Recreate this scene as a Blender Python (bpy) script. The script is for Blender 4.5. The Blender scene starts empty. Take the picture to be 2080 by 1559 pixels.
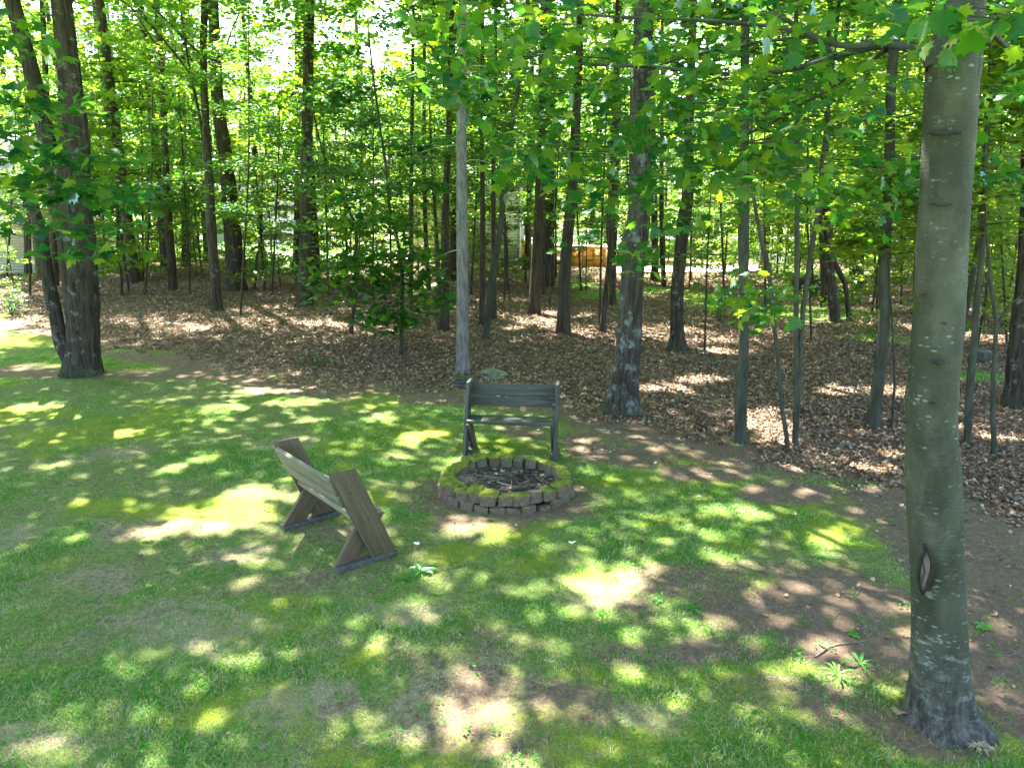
import bpy, bmesh, math
import numpy as np
from mathutils import Vector, Matrix
rng = np.random.default_rng(11)
SC = bpy.context.scene
# ------------------------------------------------------------ camera, sky, sun, exposure
F, HOR, H = 1500.0, 430.0, 2.75            # focal length and horizon in photo pixels, camera height
TH = math.atan((779.5 - HOR) / F)
cam = bpy.data.objects.new('camera', bpy.data.cameras.new('camera'))
SC.collection.objects.link(cam); SC.camera = cam
cam.location = (0, 0, H); cam.rotation_euler = (math.pi / 2 - TH, 0, 0)
cam.data.sensor_width = 36; cam.data.lens = F / 2080 * 36; cam.data.clip_end = 900; cam.data.clip_start = .05
W = bpy.data.worlds.new('World'); SC.world = W; W.use_nodes = True
SUN_EL, SUN_AZ = math.radians(53), math.radians(-27)      # the sun stands ahead and to the left
SV = np.array([math.cos(SUN_EL) * math.sin(SUN_AZ), math.cos(SUN_EL) * math.cos(SUN_AZ), math.sin(SUN_EL)])
nt = W.node_tree; bgn = nt.nodes['Background']
sky = nt.nodes.new('ShaderNodeTexSky'); sky.sky_type = 'NISHITA'; sky.sun_disc = False
sky.sun_elevation = SUN_EL; sky.sun_rotation = SUN_AZ; sky.dust_density = 2.0; sky.air_density = 1.0
nt.links.new(sky.outputs[0], bgn.inputs[0]); bgn.inputs[1].default_value = 0.08
sun = bpy.data.objects.new('sun', bpy.data.lights.new('sun', 'SUN')); SC.collection.objects.link(sun)
sun.data.energy = 5.0; sun.data.angle = math.radians(.55); sun.data.color = (1, .95, .86)
sun.rotation_euler = Vector(-SV).to_track_quat('-Z', 'Y').to_euler()
SC.view_settings.view_transform = 'Standard'; SC.view_settings.look = 'None'
SC.view_settings.exposure = 3.7; SC.view_settings.gamma = 1; SC.view_settings.use_curve_mapping = False
cy = SC.cycles
cy.max_bounces = 8; cy.diffuse_bounces = 4; cy.glossy_bounces = 2; cy.transmission_bounces = 5; cy.transparent_max_bounces = 4
cy.sample_clamp_indirect = 6; cy.caustics_reflective = False; cy.caustics_refractive = False
try: cy.use_denoising = True; cy.denoiser = 'OPENIMAGEDENOISE'
except Exception: pass

# ------------------------------------------------------------ projection of the surveyed points
CT, ST = math.cos(TH), math.sin(TH)
def ray(px, py):
    a = (px - 1040) / F; b = (779.5 - py) / F
    return np.array([a, CT + b * ST, -ST + b * CT])
def P(px, py, Y):                          # point of the view line that lies at distance Y
    d = ray(px, py); t = Y / d[1]; return np.array([d[0] * t, Y, H + d[2] * t])
def depth(p): return p[1] * CT + (H - p[2]) * ST
# ------------------------------------------------------------ value noise
def _h(i, j, k, s):
    n = (i * 374761393 + j * 668265263 + k * 2147483647 + s * 1274126177) & 0xffffffff
    n = ((n ^ (n >> 13)) * 1274126177) & 0xffffffff
    return ((n ^ (n >> 16)) & 0xffff) / 65535.0
def vn(x, y, z=0.0, s=0):
    x, y, z = np.broadcast_arrays(np.asarray(x, float), np.asarray(y, float), np.asarray(z, float))
    xi, yi, zi = np.floor(x).astype(np.int64), np.floor(y).astype(np.int64), np.floor(z).astype(np.int64)
    u, v, w = x - xi, y - yi, z - zi
    u = u * u * (3 - 2 * u); v = v * v * (3 - 2 * v); w = w * w * (3 - 2 * w)
    r = 0
    for a in (0, 1):
        for b in (0, 1):
            for c in (0, 1):
                r = r + (u if a else 1 - u) * (v if b else 1 - v) * (w if c else 1 - w) * _h(xi + a, yi + b, zi + c, s)
    return r
def fbm(x, y, z=0.0, s=0, o=3):
    r, a, t = 0, 1, 0
    for i in range(o):
        r = r + a * vn(np.asarray(x) * 2**i, np.asarray(y) * 2**i, np.asarray(z) * 2**i, s + i); t += a; a *= .5
    return r / t
def sm(a, b, x): t = np.clip((x - a) / (b - a), 0, 1); return t * t * (3 - 2 * t)
# ------------------------------------------------------------ ground zones
def G0(px, py): d = ray(px, py); t = -H / d[2]; return (d[0] * t, d[1] * t)
EDGE = np.array([G0(*p) for p in [(-400, 600), (0, 645), (100, 665), (200, 712), (330, 722), (450, 752), (560, 775), (700, 792), (940, 800),
        (1100, 812), (1180, 850), (1300, 880), (1400, 905), (1500, 925), (1600, 950), (1700, 985), (1850, 1015), (1960, 1025), (2080, 1065), (2500, 1200)]])
def edge_y(x): return np.interp(x, EDGE[:, 0], EDGE[:, 1])
def litter(x, y):
    w = (fbm(x * 1.3, y * 1.3, 0, 5) - .5) * 1.3
    w2 = (fbm(x * 4, y * 4, 0, 8) - .5) * 1.1; return sm(-.35, 1.0, y - edge_y(x) - .1 + w * .9 + w2) * (1 - .9 * woodgrass(x, y))
def blob(x, y, px, py, rx, ry, soft=.5):
    c = G0(px, py); r1 = abs(G0(px + rx, py)[0] - c[0]); r2 = (G0(px, py - ry)[1] - G0(px, py + ry)[1]) / 2
    x, y = np.broadcast_arrays(np.asarray(x, float), np.asarray(y, float)); out = np.zeros(x.shape)
    q0 = np.sqrt(((x - c[0]) / r1)**2 + ((y - c[1]) / r2)**2); k = q0 < 1 + soft * .5 + .6
    if not k.any(): return out
    x, y = x[k], y[k]
    wx = (vn(x * 2.1, y * 2.1, .3, 21) * .65 + vn(x * 4.7, y * 4.7, .3, 23) * .35 - .5) * .6 * r1; wy = (vn(x * 2.1, y * 2.1, .7, 25) * .65 + vn(x * 4.7, y * 4.7, .7, 27) * .35 - .5) * .9 * r2
    q = np.sqrt(((x - c[0] + wx) / r1)**2 + ((y - c[1] + wy) / r2)**2)
    out[k] = 1 - sm(1 - soft, 1 + soft * .5, q); return out
WG = [(560, 545, 110, 16), (700, 545, 60, 10), (280, 525, 90, 12), (850, 590, 60, 14), (1240, 600, 90, 14), (1170, 580, 60, 10), (1440, 610, 90, 22), (1640, 640, 160, 24),
      (1780, 690, 90, 14), (1980, 770, 120, 14), (1330, 590, 50, 9), (400, 508, 80, 8), (1560, 600, 80, 10), (520, 505, 70, 6), (1400, 545, 110, 10), (1640, 555, 120, 12)]
def woodgrass(x, y):
    r = np.zeros_like(np.asarray(x, float))
    for b in WG: r = np.maximum(r, blob(x, y, *b))
    r = np.maximum(r, sm(36, 44, y) * sm(.35, .6, fbm(x * .12, y * .12, 0, 9)))
    return r
DIRT = [(180, 762, 230, 12, .9), (60, 750, 120, 9, .8), (420, 765, 130, 10, .6), (640, 795, 120, 12, .6), (1190, 900, 60, 50, .95), (1290, 925, 110, 30, 1), (1420, 960, 120, 24, 1), (1600, 1005, 120, 26, 1), (1780, 1040, 120, 30, .9),
        (1030, 1010, 185, 62, 1), (1980, 1180, 120, 230, 1), (1680, 1210, 210, 75, 1), (1750, 1300, 190, 100, .95), (1540, 1240, 150, 55, .9), (1450, 1320, 130, 40, .65), (1700, 1440, 130, 60, .6), (1900, 1100, 90, 60, 1), (1380, 1180, 150, 50, .6), (1560, 1400, 150, 50, .55), (2020, 1120, 120, 130, 1), (1980, 1300, 150, 140, 1), (820, 1330, 120, 40, .35), (1000, 1300, 150, 50, .4), (1150, 1420, 110, 60, .6), (1010, 1500, 160, 50, .55), (1280, 1330, 110, 40, .5), (330, 1080, 110, 24, .3), (560, 1180, 120, 30, .3), (1880, 1490, 150, 70, .85), (2050, 1420, 90, 130, 1),
        (1300, 1240, 70, 40, .5), (960, 1400, 90, 60, .5), (1060, 870, 60, 30, .6), (1500, 1150, 90, 20, .5), (950, 1480, 110, 50, .45), (700, 1440, 60, 30, .3)]
def dirt(x, y):
    r = np.zeros_like(np.asarray(x, float))
    for b in DIRT: r = np.maximum(r, b[4] * blob(x, y, *b[:4], .6))
    d = y - edge_y(x); r = np.maximum(r, .95 * sm(-1.1, -.25, d) * (1 - sm(.3, .9, d)) * sm(.15, .45, fbm(x * .8, y * .8, 0, 41)))
    return r
MOSS = [(1700, 1075, 130, 38), (1450, 1060, 110, 26), (1500, 1110, 70, 20), (700, 905, 130, 30), (1010, 905, 90, 22), (760, 1010, 50, 30), (1220, 1190, 100, 40), (930, 1120, 80, 25), (1080, 1150, 80, 30),
        (1620, 1360, 100, 24), (1480, 1400, 90, 30), (400, 1040, 200, 40), (200, 1030, 120, 26), (1300, 1500, 130, 40), (740, 1350, 60, 40), (60, 690, 90, 20), (1560, 1180, 80, 25), (1330, 1060, 60, 20), (2050, 1520, 60, 40)]
def moss(x, y):
    r = .75 * sm(.5, .64, fbm(x * 1.1 + 7, y * 1.1, 0, 31))
    for b in MOSS: r = np.maximum(r, .95 * blob(x, y, *b, .7))
    return r * (1 - litter(x, y)) * (1 - .75 * dirt(x, y))
WORN = [(970, 1420, 190, 80), (400, 1270, 190, 60), (350, 1060, 190, 34), (640, 1420, 130, 50), (1220, 1200, 120, 40), (90, 1500, 150, 44), (820, 1250, 90, 34), (180, 1180, 120, 30), (560, 900, 100, 16), (480, 1120, 100, 24), (1330, 1450, 110, 36), (250, 920, 90, 14), (30, 1090, 70, 30), (720, 1080, 90, 26)]
def worn(x, y):                                         # thin, dry, straw coloured parts of the lawn
    r = np.zeros_like(np.asarray(x, float))
    for b in WORN: r = np.maximum(r, blob(x, y, b[0], b[1], b[2] * 1.3, b[3] * 1.3, 1))
    return .72 * sm(.58, 1.15, .75 * r + 1.1 * (.5 * fbm(x * 1.7, y * 1.7, 0, 91, 4) + .5 * fbm(x * 6, y * 6, 0, 95, 3)) - .12) * (r > 0)
def lush(x, y):                                         # where the lawn stands thick
    n = .6 * fbm(x * .9, y * .9, 0, 51, 3) + .4 * fbm(x * 3.6, y * 3.6, 0, 55, 3); return sm(.40, .62, n) * (1 - .8 * worn(x, y)) * (1 - dirt(x, y)) * (1 - litter(x, y))
def gh(x, y):
    x = np.asarray(x, float); y = np.asarray(y, float); d = y - edge_y(x)
    w = sm(0, 3.5, d)
    return .02 * (fbm(x * 1.2, y * 1.2, 0, 61) - .5) + w * (.06 + .16 * (fbm(x * .45, y * .45, 0, 62) - .5)) + .05 * w * (fbm(x * 2, y * 2, 0, 63) - .5)
def at(px, py):
    d = ray(px, py); z = 0.0
    for _ in range(6):
        t = (z - H) / d[2]; z = float(gh(d[0] * t, d[1] * t))
    return np.array([d[0] * t, d[1] * t, z])

# ------------------------------------------------------------ object helpers
def link(o, parent=None):
    SC.collection.objects.link(o)
    if parent is not None: o.parent = parent
    return o
def tag(o, label=None, cat=None, group=None, kind=None):
    if label: o['label'] = label
    if cat: o['category'] = cat
    if group: o['group'] = group
    if kind: o['kind'] = kind
    return o
def empty(name, loc=(0, 0, 0), rz=0):
    o = bpy.data.objects.new(name, None); o.location = loc; o.rotation_euler = (0, 0, rz); o.empty_display_size = .2
    return link(o)
def mesh_np(name, V, faces, mat, attrs=None, smooth=False):
    """V (n,3); faces: list of arrays (m,k)"""
    me = bpy.data.meshes.new(name); V = np.ascontiguousarray(V, np.float32)
    me.vertices.add(len(V)); me.vertices.foreach_set('co', V.ravel())
    tot = sum(f.size for f in faces); npoly = sum(len(f) for f in faces)
    me.loops.add(tot); me.polygons.add(npoly)
    me.loops.foreach_set('vertex_index', np.concatenate([f.ravel() for f in faces]).astype(np.int32))
    ls = np.concatenate([np.full(len(f), f.shape[1]) for f in faces]); st = np.concatenate([[0], np.cumsum(ls)[:-1]])
    me.polygons.foreach_set('loop_start', st.astype(np.int32))
    me.update(calc_edges=True)
    if smooth: me.polygons.foreach_set('use_smooth', np.ones(npoly, bool))
    for k, a in (attrs or {}).items():
        a = np.asarray(a, np.float32)
        if a.ndim == 1: at_ = me.attributes.new(k, 'FLOAT', 'POINT'); at_.data.foreach_set('value', a)
        else: at_ = me.attributes.new(k, 'FLOAT_COLOR', 'POINT'); at_.data.foreach_set('color', a.ravel())
    for m in (mat if isinstance(mat, (list, tuple)) else [mat]): me.materials.append(m)
    return me
def obj(name, me, parent=None, loc=(0, 0, 0), rot=(0, 0, 0)):
    o = bpy.data.objects.new(name, me); o.location = loc; o.rotation_euler = rot
    return link(o, parent)
def box_np(x0, x1, y0, y1, z0, z1):
    V = np.array([(x, y, z) for z in (z0, z1) for (x, y) in ((x0, y0), (x1, y0), (x1, y1), (x0, y1))], float)
    Fq = np.array([(0, 3, 2, 1), (4, 5, 6, 7), (0, 1, 5, 4), (1, 2, 6, 5), (2, 3, 7, 6), (3, 0, 4, 7)])
    return V, Fq
def box(name, b, mat, parent=None, bevel=0, loc=(0, 0, 0), rot=(0, 0, 0)):
    V, Fq = box_np(*b); me = mesh_np(name, V, [Fq], mat)
    o = obj(name, me, parent, loc, rot)
    if bevel: m = o.modifiers.new('bevel', 'BEVEL'); m.width = bevel; m.segments = 2
    return o
class Acc:                                             # gathers pieces into one mesh
    def __init__(s): s.V = []; s.F = {}; s.n = 0; s.A = []
    def add(s, V, faces, a=None):
        for f in faces: s.F.setdefault(f.shape[1], []).append(f + s.n)
        s.V.append(V); s.n += len(V); s.A.append(np.full(len(V), .5) if a is None else np.broadcast_to(a, len(V)))
    def mesh(s, name, mat, smooth=False):
        return mesh_np(name, np.concatenate(s.V), [np.concatenate(v) for v in s.F.values()], mat, {'v': np.concatenate(s.A)}, smooth)
def spline(pts, n):
    pts = np.asarray(pts, float); m = len(pts)
    if m == 2: t = np.linspace(0, 1, n)[:, None]; return pts[0] * (1 - t) + pts[1] * t
    q = np.vstack([2 * pts[0] - pts[1], pts, 2 * pts[-1] - pts[-2]])
    L = np.concatenate([[0], np.cumsum(np.linalg.norm(np.diff(pts[:, :3], axis=0), axis=1))]); u = np.linspace(0, L[-1], n)
    i = np.clip(np.searchsorted(L, u, side='right') - 1, 0, m - 2); t = ((u - L[i]) / np.maximum(L[i + 1] - L[i], 1e-6))[:, None]
    a, b, c, d = q[i], q[i + 1], q[i + 2], q[i + 3]
    return .5 * (2 * b + (c - a) * t + (2 * a - 5 * b + 4 * c - d) * t * t + (3 * b - a - 3 * c + d) * t**3)
def tube(pr, seg=8, rings=None, disp=None, cap=True):
    """pr: rows x,y,z,r -> (V, faces)"""
    pr = spline(pr, rings) if rings else np.asarray(pr, float)
    C, R = pr[:, :3], np.maximum(pr[:, 3], .0004); n = len(C)
    T = np.gradient(C, axis=0); T /= np.linalg.norm(T, axis=1)[:, None] + 1e-9
    ref = np.array([0, 1., 0]) if abs(T[:, 1]).mean() < .8 else np.array([1., 0, 0])
    U = np.cross(T, ref); U /= np.linalg.norm(U, axis=1)[:, None] + 1e-9; Vv = np.cross(T, U)
    a = np.linspace(0, 2 * np.pi, seg, endpoint=False)
    rr = np.repeat(R[:, None], seg, 1)
    if disp is not None: rr = rr + disp(a[None, :], np.concatenate([[0], np.cumsum(np.linalg.norm(np.diff(C, axis=0), axis=1))])[:, None], R[:, None])
    X = C[:, None] + rr[..., None] * (np.cos(a)[None, :, None] * U[:, None] + np.sin(a)[None, :, None] * Vv[:, None])
    V = X.reshape(-1, 3); i = np.arange(n - 1)[:, None] * seg; j = np.arange(seg)[None, :]; k = (j + 1) % seg
    Fq = np.stack([i + j, i + k, i + seg + k, i + seg + j], -1).reshape(-1, 4); fs = [Fq]
    if cap:
        V = np.vstack([V, C[-1:]]); b = (n - 1) * seg; jj = np.arange(seg)
        fs.append(np.stack([b + jj, b + (jj + 1) % seg, np.full(seg, len(V) - 1)], -1))
    return V, fs
# ------------------------------------------------------------ materials
def N(nt, t, **k):
    n = nt.nodes.new('ShaderNode' + t)
    for a, b in k.items(): setattr(n, a, b)
    return n
def new_mat(name):
    m = bpy.data.materials.new(name); m.use_nodes = True; return m, m.node_tree, m.node_tree.nodes['Principled BSDF']
def ramp(nt, src, stops):
    r = N(nt, 'ValToRGB'); cr = r.color_ramp
    while len(cr.elements) < len(stops): cr.elements.new(.5)
    for e, (p, c) in zip(cr.elements, stops): e.position = p; e.color = (*c, 1)
    nt.links.new(src, r.inputs[0]); return r.outputs[0]
def noise(nt, vec, scale, detail=5, rough=.6, sx=(1, 1, 1)):
    mp = N(nt, 'Mapping'); mp.inputs['Scale'].default_value = sx; nt.links.new(vec, mp.inputs[0])
    n = N(nt, 'TexNoise'); n.inputs['Scale'].default_value = scale; n.inputs['Detail'].default_value = detail; n.inputs['Roughness'].default_value = rough
    nt.links.new(mp.outputs[0], n.inputs[0]); return n.outputs[0]
def mixc(nt, f, a, b):
    m = N(nt, 'Mix', data_type='RGBA')
    if isinstance(f, (int, float)): m.inputs[0].default_value = f
    else: nt.links.new(f, m.inputs[0])
    for s, v in ((6, a), (7, b)):
        if isinstance(v, tuple): m.inputs[s].default_value = (*v, 1)
        else: nt.links.new(v, m.inputs[s])
    return m.outputs[2]
def math_(nt, op, a, b=None, c=None):
    m = N(nt, 'Math', operation=op)
    for i, v in enumerate((a, b, c)):
        if v is None: continue
        if isinstance(v, (int, float)): m.inputs[i].default_value = v
        else: nt.links.new(v, m.inputs[i])
    return m.outputs[0]
def bump(nt, bs, h, d, s=1):
    b = N(nt, 'Bump'); b.inputs['Distance'].default_value = d; b.inputs['Strength'].default_value = s
    nt.links.new(h, b.inputs['Height']); nt.links.new(b.outputs[0], bs.inputs['Normal'])
def coord(nt, kind='Object'): return N(nt, 'TexCoord').outputs[kind]
def simple(name, c1, c2, scale=8, rough=.8, sx=(1, 1, 1), bd=.002, spec=.3):
    m, nt, bs = new_mat(name); v = coord(nt); n = noise(nt, v, scale, 6, .65, sx)
    nt.links.new(ramp(nt, n, [(.3, c1), (.7, c2)]), bs.inputs['Base Color']); bs.inputs['Roughness'].default_value = rough
    bs.inputs['Specular IOR Level'].default_value = spec
    if bd: bump(nt, bs, n, bd)
    return m
def bark_mat(name, dark, light, lichen=None, sx=(1, 1, .11), scale=22, bd=.03, lich=.62, moss_base=0):
    m, nt, bs = new_mat(name); v = coord(nt)
    n = noise(nt, v, scale, 7, .7, sx); n2 = noise(nt, v, 3, 3)
    c = ramp(nt, n, [(.38, dark), (.5, tuple((a + b) / 2 for a, b in zip(dark, light))), (.62, light)])
    c = mixc(nt, math_(nt, 'MULTIPLY', n2, .5), c, tuple(x * .55 for x in light))
    if lichen:
        l = noise(nt, v, 5, 6, .75); r = ramp(nt, l, [(lich - .04, (0, 0, 0)), (lich + .04, (1, 1, 1))])
        c = mixc(nt, math_(nt, 'MULTIPLY', r, .65), c, lichen)
    if moss_base:
        g = N(nt, 'NewGeometry').outputs['Position']; s = N(nt, 'SeparateXYZ'); nt.links.new(g, s.inputs[0])
        mr = N(nt, 'MapRange'); mr.inputs[1].default_value = moss_base; mr.inputs[2].default_value = .02; nt.links.new(math_(nt, 'ADD', s.outputs[2], math_(nt, 'MULTIPLY', n2, .3)), mr.inputs[0])
        mf = math_(nt, 'MULTIPLY', mr.outputs[0], ramp(nt, noise(nt, v, 7, 5), [(.4, (0, 0, 0)), (.55, (1, 1, 1))]))
        c = mixc(nt, mf, c, (.035, .06, .012))
    nt.links.new(c, bs.inputs['Base Color']); bs.inputs['Roughness'].default_value = .9; bs.inputs['Specular IOR Level'].default_value = .2
    bump(nt, bs, n, bd); return m
M = {}
M['oak'] = bark_mat('oak_bark', (.010, .008, .006), (.085, .072, .054), (.20, .23, .215), lich=.61, moss_base=.45, bd=.035)
M['oakgrey'] = bark_mat('lichen_oak_bark', (.012, .010, .008), (.10, .09, .072), (.21, .26, .25), lich=.575, moss_base=.35, bd=.04)
M['pine'] = bark_mat('reddish_bark', (.016, .012, .009), (.085, .068, .052), None, scale=16)
M['grey'] = bark_mat('grey_pole_bark', (.075, .07, .066), (.22, .21, .205), None, sx=(1, 1, .2), scale=26, bd=.008)
M['thin'] = bark_mat('sapling_bark', (.018, .018, .012), (.065, .062, .044), (.2, .24, .18), sx=(1, 1, .3), scale=20, bd=.004, lich=.66)
M['smooth'] = bark_mat('smooth_grey_bark', (.025, .027, .019), (.072, .076, .056), (.17, .20, .17), sx=(1, 1, .3), scale=10, bd=.004, lich=.66)
# the front maple: smooth greenish grey bark, fine crosswise lines, pale lichen flecks, rough dark foot
def maple_mat():
    m, nt, bs = new_mat('smooth_maple_bark'); v = coord(nt)
    n = noise(nt, v, 5, 6, .6, (1, 1, .5)); fine = noise(nt, v, 24, 5, .7, (.35, .35, 3.2))
    c = ramp(nt, n, [(.3, (.032, .036, .022)), (.55, (.062, .067, .044)), (.75, (.105, .105, .082))])
    c = mixc(nt, math_(nt, 'MULTIPLY', ramp(nt, fine, [(.35, (1, 1, 1)), (.55, (0, 0, 0))]), .45), c, (.06, .065, .04))
    c = mixc(nt, ramp(nt, noise(nt, v, 2.6, 6, .72, (1.4, 1.4, .8)), [(.44, (0, 0, 0)), (.62, (.75, .75, .75))]), c, (.020, .024, .012))
    vo = N(nt, 'TexVoronoi', feature='F1'); vo.inputs['Scale'].default_value = 19; mp = N(nt, 'Mapping'); mp.inputs['Scale'].default_value = (.8, .8, 1.9)
    nt.links.new(v, mp.inputs[0]); nt.links.new(mp.outputs[0], vo.inputs[0])
    d = math_(nt, 'ADD', math_(nt, 'SUBTRACT', vo.outputs['Distance'], .18), math_(nt, 'MULTIPLY', noise(nt, v, 45, 4), .55))
    dots = ramp(nt, d, [(.20, (1, 1, 1)), (.33, (0, 0, 0))])
    s = N(nt, 'SeparateXYZ'); nt.links.new(v, s.inputs[0])
    low = N(nt, 'MapRange'); low.inputs[1].default_value = 1.1; low.inputs[2].default_value = .3; nt.links.new(s.outputs[2], low.inputs[0])
    dens = math_(nt, 'ADD', ramp(nt, noise(nt, v, 3.5, 3), [(.5, (0, 0, 0)), (.62, (.75, .75, .75))]), math_(nt, 'MULTIPLY', low.outputs[0], ramp(nt, noise(nt, v, 6, 3), [(.42, (0, 0, 0)), (.5, (1, 1, 1))])))
    c = mixc(nt, math_(nt, 'MINIMUM', math_(nt, 'MULTIPLY', dots, dens), .55), c, (.24, .29, .26))
    lm = math_(nt, 'ADD', noise(nt, v, 9, 8, .78, (.7, .7, 1.6)), math_(nt, 'MULTIPLY', low.outputs[0], .07)); c = mixc(nt, ramp(nt, lm, [(.60, (0, 0, 0)), (.68, (.6, .6, .6))]), c, (.25, .31, .27))
    rough = noise(nt, v, 22, 6, .7, (1, 1, .35)); ft = N(nt, 'MapRange'); ft.inputs[1].default_value = .75; ft.inputs[2].default_value = .25
    nt.links.new(math_(nt, 'ADD', s.outputs[2], math_(nt, 'MULTIPLY', n, .5)), ft.inputs[0])
    c = mixc(nt, math_(nt, 'MULTIPLY', ft.outputs[0], .92), c, ramp(nt, rough, [(.38, (.012, .012, .009)), (.5, (.06, .058, .045)), (.65, (.14, .135, .11))]))
    nt.links.new(c, bs.inputs['Base Color']); bs.inputs['Roughness'].default_value = .75; bs.inputs['Specular IOR Level'].default_value = .3
    hh = math_(nt, 'ADD', math_(nt, 'MULTIPLY', fine, .25), math_(nt, 'MULTIPLY', rough, ft.outputs[0])); bump(nt, bs, hh, .03); return m
M['maple'] = maple_mat()
def leaf_mat(name, stops, tstops, tr=.5, gl=.03, rough=.34, attr=True, fk=.2):
    m = bpy.data.materials.new(name); m.use_nodes = True; nt = m.node_tree; nt.nodes.clear()
    out = N(nt, 'OutputMaterial')
    if attr: a = N(nt, 'Attribute'); a.attribute_name = 'v'; src = a.outputs['Fac']
    else: src = N(nt, 'ObjectInfo').outputs['Random']
    d = N(nt, 'BsdfDiffuse'); nt.links.new(ramp(nt, src, stops), d.inputs[0])
    t = N(nt, 'BsdfTranslucent'); nt.links.new(ramp(nt, src, tstops), t.inputs[0])
    g = N(nt, 'BsdfGlossy'); g.inputs[0].default_value = (.7, .9, .85, 1); g.inputs['Roughness'].default_value = rough
    m1 = N(nt, 'MixShader'); m1.inputs[0].default_value = tr; nt.links.new(d.outputs[0], m1.inputs[1]); nt.links.new(t.outputs[0], m1.inputs[2])
    m2 = N(nt, 'MixShader'); fr = N(nt, 'LayerWeight'); fr.inputs[0].default_value = .25
    nt.links.new(math_(nt, 'MULTIPLY_ADD', fr.outputs['Fresnel'], fk, gl * .5), m2.inputs[0])
    nt.links.new(m1.outputs[0], m2.inputs[1]); nt.links.new(g.outputs[0], m2.inputs[2]); nt.links.new(m2.outputs[0], out.inputs[0])
    return m
LS = [(0, (.006, .055, .015)), (.5, (.024, .095, .010)), (1, (.07, .145, .011))]
LT = [(0, (.018, .21, .022)), (.5, (.15, .42, .012)), (1, (.45, .60, .018))]
M['leaf'] = leaf_mat('leaf_green', LS, LT)
M['leafobj'] = leaf_mat('maple_leaf_green', LS, LT, attr=False)
M['grass'] = leaf_mat('grass_blade', [(0, (.03, .18, .01)), (.5, (.09, .27, .018)), (.75, (.28, .34, .10)), (1, (.5, .45, .27))],
                      [(0, (.10, .40, .02)), (.5, (.25, .55, .04)), (.75, (.42, .55, .15)), (1, (.6, .52, .3))], tr=.38, gl=.0, rough=.6, attr=False, fk=.08)
M['herb'] = leaf_mat('herb_leaf', [(0, (.03, .16, .03)), (.5, (.08, .26, .04)), (1, (.2, .38, .05))], [(0, (.1, .4, .05)), (1, (.4, .6, .08))], tr=.35, gl=0., fk=.05)
M['thatch'] = leaf_mat('dead_grass_blade', [(0, (.22, .20, .08)), (.5, (.40, .35, .19)), (1, (.60, .52, .34))], [(0, (.2, .18, .08)), (1, (.5, .43, .26))], tr=.3, gl=0., rough=.6, attr=False, fk=.05)
M['dry'] = leaf_mat('fallen_leaf', [(0, (.085, .046, .026)), (.4, (.205, .122, .068)), (.75, (.34, .22, .135)), (1, (.47, .345, .235))],
                    [(0, (.06, .03, .02)), (1, (.3, .18, .1))], tr=.12, gl=.05, rough=.5, attr=False)
M['dryv'] = leaf_mat('dry_leaf', [(0, (.08, .05, .03)), (1, (.42, .30, .17))], [(0, (.06, .03, .02)), (1, (.3, .18, .1))], tr=.12)
M['twig'] = simple('dead_twig', (.10, .075, .06), (.28, .23, .19), 30, .9)
M['charcoal'] = simple('charcoal', (.008, .008, .008), (.05, .045, .045), 30, .7)
M['mosspad'] = simple('moss', (.045, .06, .008), (.21, .25, .03), 30, 1, bd=.01)

def ground_mat():
    m, nt, bs = new_mat('lawn_dirt_and_leaf_mould'); v = coord(nt)
    a = N(nt, 'Attribute'); a.attribute_name = 'zone'; s = N(nt, 'SeparateColor'); nt.links.new(a.outputs['Color'], s.inputs[0])
    n1 = noise(nt, v, 2.2, 8, .65); n2 = noise(nt, v, 24, 8, .72); n3 = noise(nt, v, 110, 4, .7)
    soil = ramp(nt, n2, [(.3, (.10, .066, .042)), (.5, (.18, .125, .082)), (.7, (.29, .212, .15))])
    soil = mixc(nt, ramp(nt, n1, [(.35, (0, 0, 0)), (.65, (.6, .6, .6))]), soil, (.15, .105, .07))
    thatch = ramp(nt, n3, [(.3, (.13, .13, .05)), (.5, (.28, .25, .13)), (.72, (.48, .43, .28))])
    gr = ramp(nt, n2, [(.3, (.06, .15, .015)), (.55, (.14, .235, .03)), (.75, (.32, .33, .13))])
    gr = mixc(nt, ramp(nt, noise(nt, v, 60, 5, .7), [(.50, (0, 0, 0)), (.64, (1, 1, 1))]), gr, thatch)
    ms = ramp(nt, noise(nt, v, 70, 6, .7), [(.3, (.09, .13, .015)), (.5, (.19, .25, .02)), (.72, (.32, .37, .045))])
    lt = ramp(nt, n3, [(.3, (.06, .036, .024)), (.5, (.17, .10, .062)), (.62, (.29, .19, .12)), (.78, (.46, .34, .25))])
    def msk(ch, k=.35, sc=n2):
        x = math_(nt, 'ADD', ch, math_(nt, 'MULTIPLY', math_(nt, 'SUBTRACT', sc, .5), 1.6)); return ramp(nt, x, [(.5 - k / 2, (0, 0, 0)), (.5 + k / 2, (1, 1, 1))])
    gr = mixc(nt, ramp(nt, math_(nt, 'ADD', a.outputs['Alpha'], math_(nt, 'MULTIPLY', math_(nt, 'SUBTRACT', noise(nt, v, 14, 7, .75), .5), 1.5)), [(.3, (0, 0, 0)), (.6, (.9, .9, .9))]), gr, thatch); c = mixc(nt, msk(s.outputs['Green']), soil, gr); c = mixc(nt, msk(s.outputs['Blue'], .5, math_(nt, 'ADD', math_(nt, 'MULTIPLY', n2, .5), math_(nt, 'MULTIPLY', noise(nt, v, 9, 8, .75), .5))), c, ms); c = mixc(nt, msk(s.outputs['Red']), c, lt)
    nt.links.new(c, bs.inputs['Base Color']); bs.inputs['Roughness'].default_value = .95; bs.inputs['Specular IOR Level'].default_value = .15
    bump(nt, bs, math_(nt, 'ADD', n2, math_(nt, 'MULTIPLY', n3, .4)), .03); return m
M['ground'] = ground_mat()

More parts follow.
